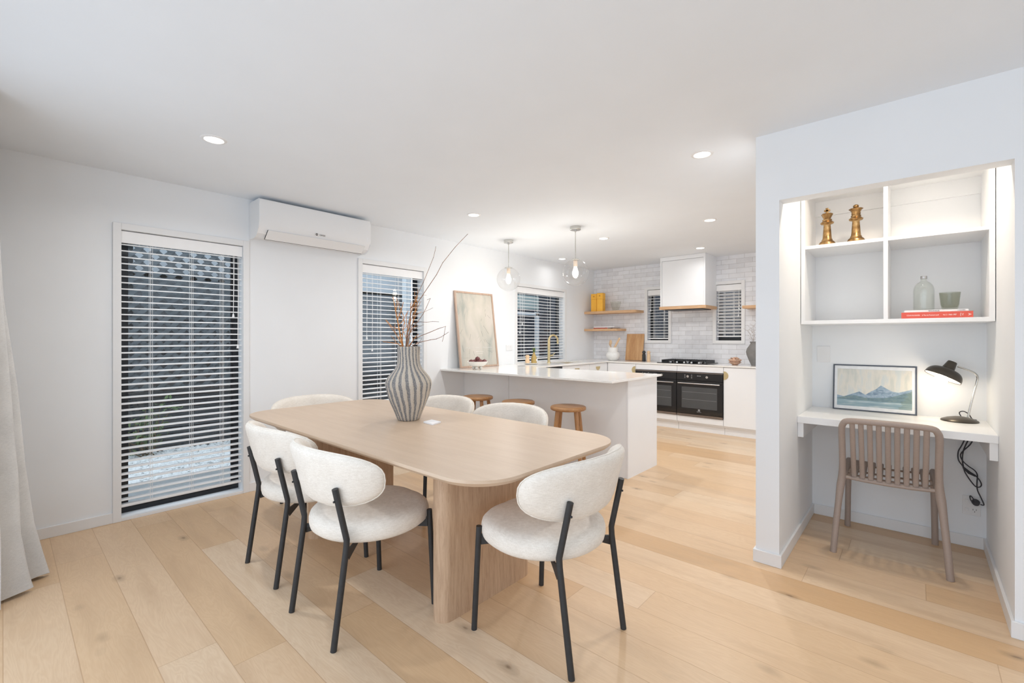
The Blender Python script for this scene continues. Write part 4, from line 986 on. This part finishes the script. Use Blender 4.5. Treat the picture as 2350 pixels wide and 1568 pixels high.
for z in (.225,):
    for dx, dz, a in ((-.007, .004, .5), (.007, .004, -.5), (0, -.008, 0)): b.box(.257+dx-.001, .257+dx+.001, 3.8915, 3.893, z+dz-.004, z+dz+.004)
b.build('pin_slots', DK, so, world=True, smooth=0)

# ---------------------------------------------------------------- stools
def stool(lab):
    t = thing('wooden_stool', lab, 'stool', (0, 0, 0), 0, 'round wooden stools at the peninsula')
    b = MB(); b.lathe([(.001, .617), (.15, .617), (.158, .622), (.160, .634), (.158, .645), (.150, .650), (.10, .649), (.001, .647)], 48); b.build('seat', M['stool'], t, smooth=50)
    for k in range(4):
        a = pi/4 + k*pi/2 + .35; b = MB(); b.tube([(.20*cos(a), .20*sin(a), 0), (.115*cos(a), .115*sin(a), .618)], [.016, .019], 14); b.build('leg', M['stool_z'], t)
    for k in range(4):
        z = .22 if k % 2 else .28; a = pi/4 + k*pi/2 + .35; c_ = a + pi/2; r = .20 - .085*z/.618; b = MB(); b.tube([(r*cos(a), r*sin(a), z), (r*cos(c_), r*sin(c_), z)], .010, 10); b.build('stretcher', M['stool'], t)
    return t
s0 = stool('round wooden stool on the left, nearest the wall, at the peninsula')
s0.location = (-3.46, 3.34, 0)
for x, y, r, lab in ((-2.90, 3.345, .3, 'middle round wooden stool at the peninsula'), (-2.345, 3.39, .1, 'round wooden stool on the right, most fully visible, at the peninsula')):
    o = copy_tree(s0, None, lab); o.location = (x, y, 0); o.rotation_euler = (0, 0, r)

# ---------------------------------------------------------------- curtain
b = MB(); n = 150; zs = [.012, .05, .12, .3, .6, 1.0, 1.5, 2.0, 2.38]
front, back = [], []
def smoothp(p, k=4):
    out = []; P = [Vector(q) for q in p]; P = [P[0]] + P + [P[-1]]
    for i in range(1, len(P)-2):
        for j in range(k):
            t_ = j/k; a, b_, c_, d_ = P[i-1], P[i], P[i+1], P[i+2]
            out.append(.5*((2*b_) + (c_-a)*t_ + (2*a-5*b_+4*c_-d_)*t_*t_ + (3*b_-a-3*c_+d_)*t_**3))
    out.append(P[-1]); return out
def interp(x, xs, ys):
    for i in range(len(xs)-1):
        if x <= xs[i+1]: return ys[i] + (ys[i+1]-ys[i])*max(0, (x-xs[i])/(xs[i+1]-xs[i]))
    return ys[-1]
def cur(s, z, off):
    """drape: folds reach out to a crest line that flares towards the floor"""
    x = -4.04 + .92*s + .012*sin(s*23 + z)
    hem = interp(x, [-4.04, -3.8, -3.6, -3.445, -3.29, -3.12], [.06, .11, .15, .172, .108, -.01])
    crest = interp(z, [0, .25, .68, 1.04, 1.5, 1.9, 2.4], [0, .30, .48, .64, .86, .97, 1.0])
    crest = hem + (-.02 - hem)*crest
    ph = (x + 3.445)/.158*2*pi
    amp = .045 + .02*(1-z/2.4)
    y = crest - amp*(1-cos(ph + .5*sin(z*1.3) * (1 if z > .4 else z/.4))) + .004*sin(z*7 + s*50)
    return (x, y + off, z + (.010*sin(s*40) if z < .02 else 0))
rings = []
for z in zs: rings.append([cur(i/n, z, 0) for i in range(n+1)] + [cur(i/n, z, -.006) for i in range(n, -1, -1)])
b.loft(rings); ct = thing('curtain', 'pale grey linen curtain drawn to the left edge of the room', 'curtain', (-3.6, -.1, 0)); b.build('drape', M['linen'], ct, world=True, smooth=80)
b = MB(); b.box(-4.05, 1.7, -.12, -.06, H-.025, H-.001); b.build('track', M['trim'], ct, world=True, smooth=0)

# ---------------------------------------------------------------- alcove: shelf unit, desk, things
ZD = .77; YD = 3.345
dk = thing('wall_desk', 'white built-in desk top spanning the alcove on side battens', 'desk', (-.13, 3.6, .6))
b = MB(); b.box(-.5665, .3065, YD, 3.8995, ZD-.042, ZD, .002); b.build('desktop', M['white_paint'], dk, world=True, smooth=0)
for x0, x1 in ((-.566, -.535), (.275, .306)):
    b = MB(); b.box(x0, x1, YD+.012, 3.89, ZD-.132, ZD-.042, .001); b.build('side_batten', M['white_paint'], dk, world=True, smooth=0)
# cabinet
ZB0, ZB1, ZM, ZTOP = 1.352, 1.375, 1.835, 2.24; YC = 3.45; XA, XB, XM = -.5635, .3035, -.139; th_ = .018
cb = thing('wall_shelf_unit', 'white open shelf unit with four cubbies hung in the alcove above the desk', 'shelf unit', (-.13, 3.67, ZB0))
b = MB()
b.box(XA, XA+.022, YC, 3.86, ZB0, ZTOP); b.build('side_panel', M['white_paint'], cb, world=True, smooth=0)
b = MB(); b.box(XB-.022, XB, YC, 3.86, ZB0, ZTOP); b.build('side_panel', M['white_paint'], cb, world=True, smooth=0)
b = MB(); b.box(XM-.010, XM+.010, YC, 3.86, ZB1, ZTOP-th_); b.build('centre_divider', M['white_paint'], cb, world=True, smooth=0)
b = MB(); b.box(XA+.022, XB-.022, YC, 3.86, ZB0, ZB1); b.build('bottom_panel', M['white_paint'], cb, world=True, smooth=0)
b = MB(); b.box(XA+.022, XB-.022, YC, 3.86, ZTOP-th_, ZTOP); b.build('top_panel', M['white_paint'], cb, world=True, smooth=0)
b = MB(); b.box(XA+.022, XM-.010, YC+.003, 3.86, ZM, ZM+.020); b.build('shelf', M['white_paint'], cb, world=True, smooth=0)
b = MB(); b.box(XM+.010, XB-.022, YC+.003, 3.86, ZM, ZM+.020); b.build('shelf', M['white_paint'], cb, world=True, smooth=0)
b = MB(); b.box(XA, XB, 3.861, 3.898, ZB0, ZTOP); b.build('back_panel', M['white_paint'], cb, world=True, smooth=0)
b = MB(); b.box(XA+.022, XM-.010, 3.845, 3.860, ZTOP-.12, ZTOP-th_); b.box(XM+.010, XB-.022, 3.845, 3.860, ZTOP-.12, ZTOP-th_); b.build('hanging_rail', M['white_paint'], cb, world=True, smooth=0)
# chess pieces
def chess_base(b):
    b.lathe([(.001, 0), (.050, 0), (.052, .010), (.046, .018), (.047, .026), (.040, .040), (.031, .047), (.030, .055), (.026, .060), (.0235, .085), (.019, .150), (.022, .155), (.034, .158), (.038, .166), (.030, .173), (.025, .180), (.027, .186), (.020, .190)], 36)
t = thing('chess_king', 'antique brass king chess piece with cross, left on the upper shelf', 'ornament', (-.444, 3.62, ZM+.0205), 0, 'brass chess piece ornaments')
b = MB(); chess_base(b); b.build('body', M['antique'], t, smooth=50)
b = MB(); b.lathe([(.001, .188), (.018, .188), (.020, .195), (.033, .222), (.030, .226), (.001, .234)], 8); b.build('crown', M['antique'], t, smooth=20)
b = MB(); b.box(-.008, .008, -.005, .005, .228, .264, .002); b.box(-.017, .017, -.005, .005, .240, .253, .002); b.build('cross', M['antique'], t, smooth=0)
t = thing('chess_queen', 'antique brass queen chess piece with round finial, right on the upper shelf', 'ornament', (-.292, 3.62, ZM+.0205), 0, 'brass chess piece ornaments')
b = MB(); chess_base(b); b.build('body', M['antique'], t, smooth=50)
b = MB(); b.lathe([(.001, .188), (.021, .188), (.024, .20), (.022, .208), (.028, .220), (.038, .229), (.033, .232), (.016, .230), (.012, .236), (.001, .236)], 24, f=lambda a, z: 1+.03*cos(8*a)); b.build('crown', M['antique'], t, smooth=50)
b = MB(); b.ball((0, 0, .246), .016, 1, 1, .8); b.build('finial', M['antique'], t)
# books in cubby
bk1 = book(-.070, .226, 3.50, 3.70, ZB1+.0005, ZB1+.036, RD2, 'thick coral red art book lying on the bottom shelf of the alcove unit', 'books in the alcove shelf unit')
R0 = Matrix.Rotation(R90, 4, 'X'); zz = ZB1+.018; yy = 3.4995
text('COLIN McCAHON', .0105, (-.018, yy, zz), R0, LT, bk1, 'spine_lettering', xs=.66)
text('Is This the Promised Land?', .0105, (.055, yy, zz), R0, LT, bk1, 'spine_lettering', xs=.62)
text('Vol. 2  1960\u20131987', .0105, (.134, yy, zz), R0, LT, bk1, 'spine_lettering', xs=.70)
text('Peter\nSimpson', .0078, (.182, yy, zz), Matrix.Rotation(R90, 4, 'X') @ Matrix.Rotation(-R90, 4, 'Z'), LT, bk1, 'spine_lettering', xs=.72)
text('A', .018, (.212, yy, zz), Matrix.Rotation(R90, 4, 'X') @ Matrix.Rotation(-R90, 4, 'Z'), LT, bk1, 'spine_emblem')
bk2 = book(-.058, .208, 3.505, 3.705, ZB1+.0365, ZB1+.048, WH, 'slim white book on top of the coral red one in the alcove unit', 'books in the alcove shelf unit')
text('BAUHAUS', .0085, (.070, 3.5045, ZB1+.0423), R0, DK, bk2, 'spine_lettering', xs=1.2)
text('TASCHEN', .0060, (.180, 3.5045, ZB1+.0423), R0, DK, bk2, 'spine_lettering', xs=1.2)
zb = ZB1+.0485
bt = thing('glass_bottle', 'clear glass jug bottle with a silver cap standing on the books', 'bottle', (.028, 3.60, zb))
b = MB(); b.lathe([(.001, .002), (.044, .002), (.047, .010), (.047, .116), (.0445, .134), (.038, .151), (.028, .164), (.017, .171), (.0145, .175), (.0145, .187), (.0115, .187), (.0115, .174), (.026, .161), (.036, .149), (.0415, .133), (.044, .116), (.044, .008), (.001, .006)], 48); b.build('bottle_body', M['bottle_glass'], bt, smooth=50)
b = MB(); b.lathe([(.001, .203), (.0140, .203), (.0148, .200), (.0148, .187), (.0140, .186), (.001, .186)], 32, f=lambda a, z: 1+.02*cos(24*a)); b.build('cap', M['steel'], bt)
b = MB(); b.lathe([(.001, .001), (.028, .001), (.034, .008), (.039, .03), (.0455, .100), (.0435, .100), (.037, .03), (.031, .014), (.001, .012)], 48, (.138, 3.60, zb)); solo('glass_tumbler', b, M['smoke_glass'], 'smoky green glass tumbler standing on the books beside the bottle', 'tumbler', smooth=50)
# picture on desk
pf = thing('framed_print', 'dark-framed mountain landscape print leaning against the alcove wall on the desk', 'picture', (-.441, 3.852, ZD+.001)); pf.rotation_euler = (radians(-8), 0, 0)
w_, h_ = .440, .312
b = MB(); q = .008; b.box(0, q, 0, .014, 0, h_); b.box(w_-q, w_, 0, .014, 0, h_); b.box(q, w_-q, 0, .014, 0, q); b.box(q, w_-q, 0, .014, h_-q, h_); b.build('frame', plain('frame_slate', lin(74,80,92), .4), pf, smooth=0)
b = MB(); b.box(q, w_-q, .005, .012, q, h_-q); b.build('mat_board', plain('mat_white', (.84,.86,.88), .6), pf, smooth=0)
b = MB(); b.box(0, .392, 0, .001, 0, .252); o = b.build('print', M['mountain'], pf, smooth=0); o.location = (.024, .0038, .030)
# desk lamp
lm = thing('desk_lamp', 'lit black dome desk lamp with a bent brass arm on the alcove desk', 'lamp', (.186, 3.775, ZD+.0005))
BK = plain('lamp_black', lin(78,72,65), .35, metal=.4)
b = MB(); b.lathe([(.001, 0), (.082, 0), (.084, .004), (.080, .009), (.055, .020), (.025, .027), (.001, .029)], 48); b.build('base', BK, lm, smooth=50)
armp = [(.222, 3.79, ZD+.022), (.236, 3.79, ZD+.11), (.258, 3.79, 1.0), (.262, 3.788, 1.03), (.256, 3.785, 1.05), (.235, 3.78, 1.068), (.178, 3.775, 1.095)]
b = MB(); b.tube(smoothp(armp, 5), .0052, 12); b.build('arm', M['chrome'], lm, world=True, smooth=80)
sh = MB(); n = 48
prof = [(.089, .0)] + [(.030 + .058*cos(a)**.9, .004 + .054*sin(a)) for a in [pi/2*k/12 for k in range(12)]] + [(.030, .058), (.030, .060), (.0225, .104), (.0205, .107), (.001, .107)]
inn = [(.001, .052), (.030, .053)] + [(.028 + .0575*sin(a)**.9, .002 + .051*cos(a)) for a in [pi/2*k/10 for k in range(1, 11)]]
sh.lathe(prof, n, cap=False); tiltM = Matrix.Translation(Vector((.112, 3.755, 1.026))) @ Matrix.Rotation(radians(-12), 4, 'X') @ Matrix.Rotation(radians(25), 4, 'Y')
sh.xf(tiltM); sd = sh.build('shade', BK, lm, world=True, smooth=50)
b = MB(); b.lathe(inn, n, cap=False); b.xf(tiltM); b.build('shade_lining', plain('lining_white', (.85,.83,.78), .4), sd, world=True, smooth=50)
b = MB(); b.lathe([(.001, .05), (.012, .05), (.014, .02), (.026, .004), (.031, -.008), (.0335, -.020), (.0315, -.031), (.025, -.040), (.014, -.046), (.001, -.048)], 32); b.xf(tiltM); b.build('bulb', M['bulb_warm'], lm, world=True, smooth=80)
l = bpy.data.lights.new('desk_lamp_bulb', 'POINT'); l.energy = 1.0; l.color = (1, .82, .60); l.shadow_soft_size = .03
lo = bpy.data.objects.new('desk_lamp_bulb', l); C.objects.link(lo); lo.location = tiltM @ Vector((0, 0, -.060))
b = MB(); b.tube(smoothp([(.196, 3.82, ZD+.022), (.188, 3.825, ZD+.045), (.205, 3.825, ZD+.055), (.228, 3.83, ZD+.040), (.243, 3.84, ZD+.012), (.262, 3.865, ZD+.004)], 5), .0028, 8); b.build('desk_cord', DK, lm, world=True, smooth=80)
# cord below the desk with switch and plug (hangs from the desk edge)
CD = thing('extension_lead', 'looped black flex with inline switch hanging below the desk to the socket', 'flex', (.24, 3.87, .24))
def cd(u, v, Y=3.865):
    dx = -sin(YAW) + (u-CU)/FPX*cos(YAW); dy = cos(YAW) + (u-CU)/FPX*sin(YAW); tt = Y/dy
    return (dx*tt, Y, EYE + (HV-v)/FPX*tt)
def c3(pts): return [cd(2100+u/3.733, 780+v/3.733, 3.855+.01*sin(i)) for i, (u, v) in enumerate(pts)]
b = MB()
for line in ([(430,845),(400,905),(370,960),(372,1030),(410,1085),(430,1140),(480,1215),(520,1258),(555,1262),(568,1240),(550,1200),(520,1168)],
             [(462,848),(435,900),(412,960),(405,1030),(415,1090)],
             [(500,850),(470,900),(415,950),(388,990),(410,1040),(460,1085),(510,1120),(533,1160),(530,1230),(535,1290),(565,1355),(590,1415),(560,1412)],
             [(515,1385),(480,1340),(470,1345),(478,1375),(500,1400)]):
    b.tube(smoothp(c3(line)), .0032, 8)
b.build('cable', DK, CD, world=True, smooth=80)
b = MB(); b.tube(c3([(415,1095),(465,1140),(518,1168)]), [.006, .009, .006], 10); b.build('inline_switch', DK, CD, world=True)
b = MB(); c_ = cd(2100+520/3.733, 780+1395/3.733, 3.885); b.tube([(c_[0], 3.892, c_[2]), (c_[0], 3.868, c_[2])], [.019, .016], 20); b.build('plug', DK, CD, world=True)

# alcove downlight
o = copy_tree(P0, None, 'round warm downlight in the alcove ceiling behind the header, lighting the shelf unit'); o.location = (-.13, 3.17, H)
l = bpy.data.lights.new('alcove_lamp', 'AREA'); l.shape = 'DISK'; l.size = .09; l.energy = 6; l.color = (1, .86, .70); l.spread = radians(160)
lo = bpy.data.objects.new('alcove_lamp', l); C.objects.link(lo); lo.location = (-.13, 3.17, H-.012)

# desk chair ----------------------------------------------------------------
dc = thing('slatted_chair', 'taupe plastic chair with vertical back slats pulled up to the alcove desk', 'chair', (-.128, 3.53, 0), radians(1.5))
# local: x right, y forward (towards the desk)
TA = M['taupe']
half = [(-.250, -.255, 0), (-.235, -.236, .20), (-.221, -.212, .36), (-.213, -.207, .43), (-.208, -.222, .52), (-.207, -.262, .65), (-.206, -.300, .735), (-.198, -.320, .772), (-.175, -.331, .792), (-.09, -.338, .797), (0, -.340, .798)]
P = smoothp(half + [(-x, y, z) for x, y, z in reversed(half[:-1])], 4); n = len(P)
rs = [.0165 + .004*max(0, 1-abs(p.z-.40)/.10) for p in P]
b = MB(); b.tube(P, rs, 14); b.build('back_frame', TA, dc, smooth=80)
for k in range(9):
    x = -.156 + k*.039; b = MB()
    pts = smoothp([(x, -.335, .788), (x, -.306, .725), (x, -.250, .60), (x, -.205, .51), (x, -.186, .462), (x, -.183, .440)], 3)
    b.tube(pts, .0128, 10, flat=.42); b.build('back_slat', TA, dc, smooth=80)
b = MB(); b.tube([(-.213, -.196, .442), (-.1, -.186, .432), (0, -.184, .430), (.1, -.186, .432), (.213, -.196, .442)], .0125, 10, flat=.8); b.build('rear_rail', TA, dc, smooth=80)
for s_ in (-1, 1):
    b = MB(); b.tube(smoothp([(s_*.215, -.208, .405), (s_*.207, -.165, .438), (s_*.204, -.05, .455), (s_*.203, .10, .464), (s_*.203, .18, .462), (s_*.205, .218, .440), (s_*.208, .235, .39), (s_*.212, .246, .22), (s_*.216, .262, 0)], 4), .0165, 12); b.build('side_frame', TA, dc, smooth=80)
for k in range(9):
    x = -.156 + k*.039; b = MB()
    b.tube(smoothp([(x, -.180, .450), (x, -.150, .443), (x, -.05, .436), (x, .06, .440), (x, .16, .458), (x, .195, .460), (x, .212, .440)], 3), .0128, 10, flat=.42); b.build('seat_slat', TA, dc, smooth=80)
for y, z in ((-.06, .422), (.05, .424), (.16, .443)):
    b = MB(); b.tube([(-.204, y, z+.012), (-.15, y, z+.002), (0, y, z-.004), (.15, y, z+.002), (.204, y, z+.012)], .009, 8, flat=.7); b.build('cross_rail', TA, dc, smooth=80)
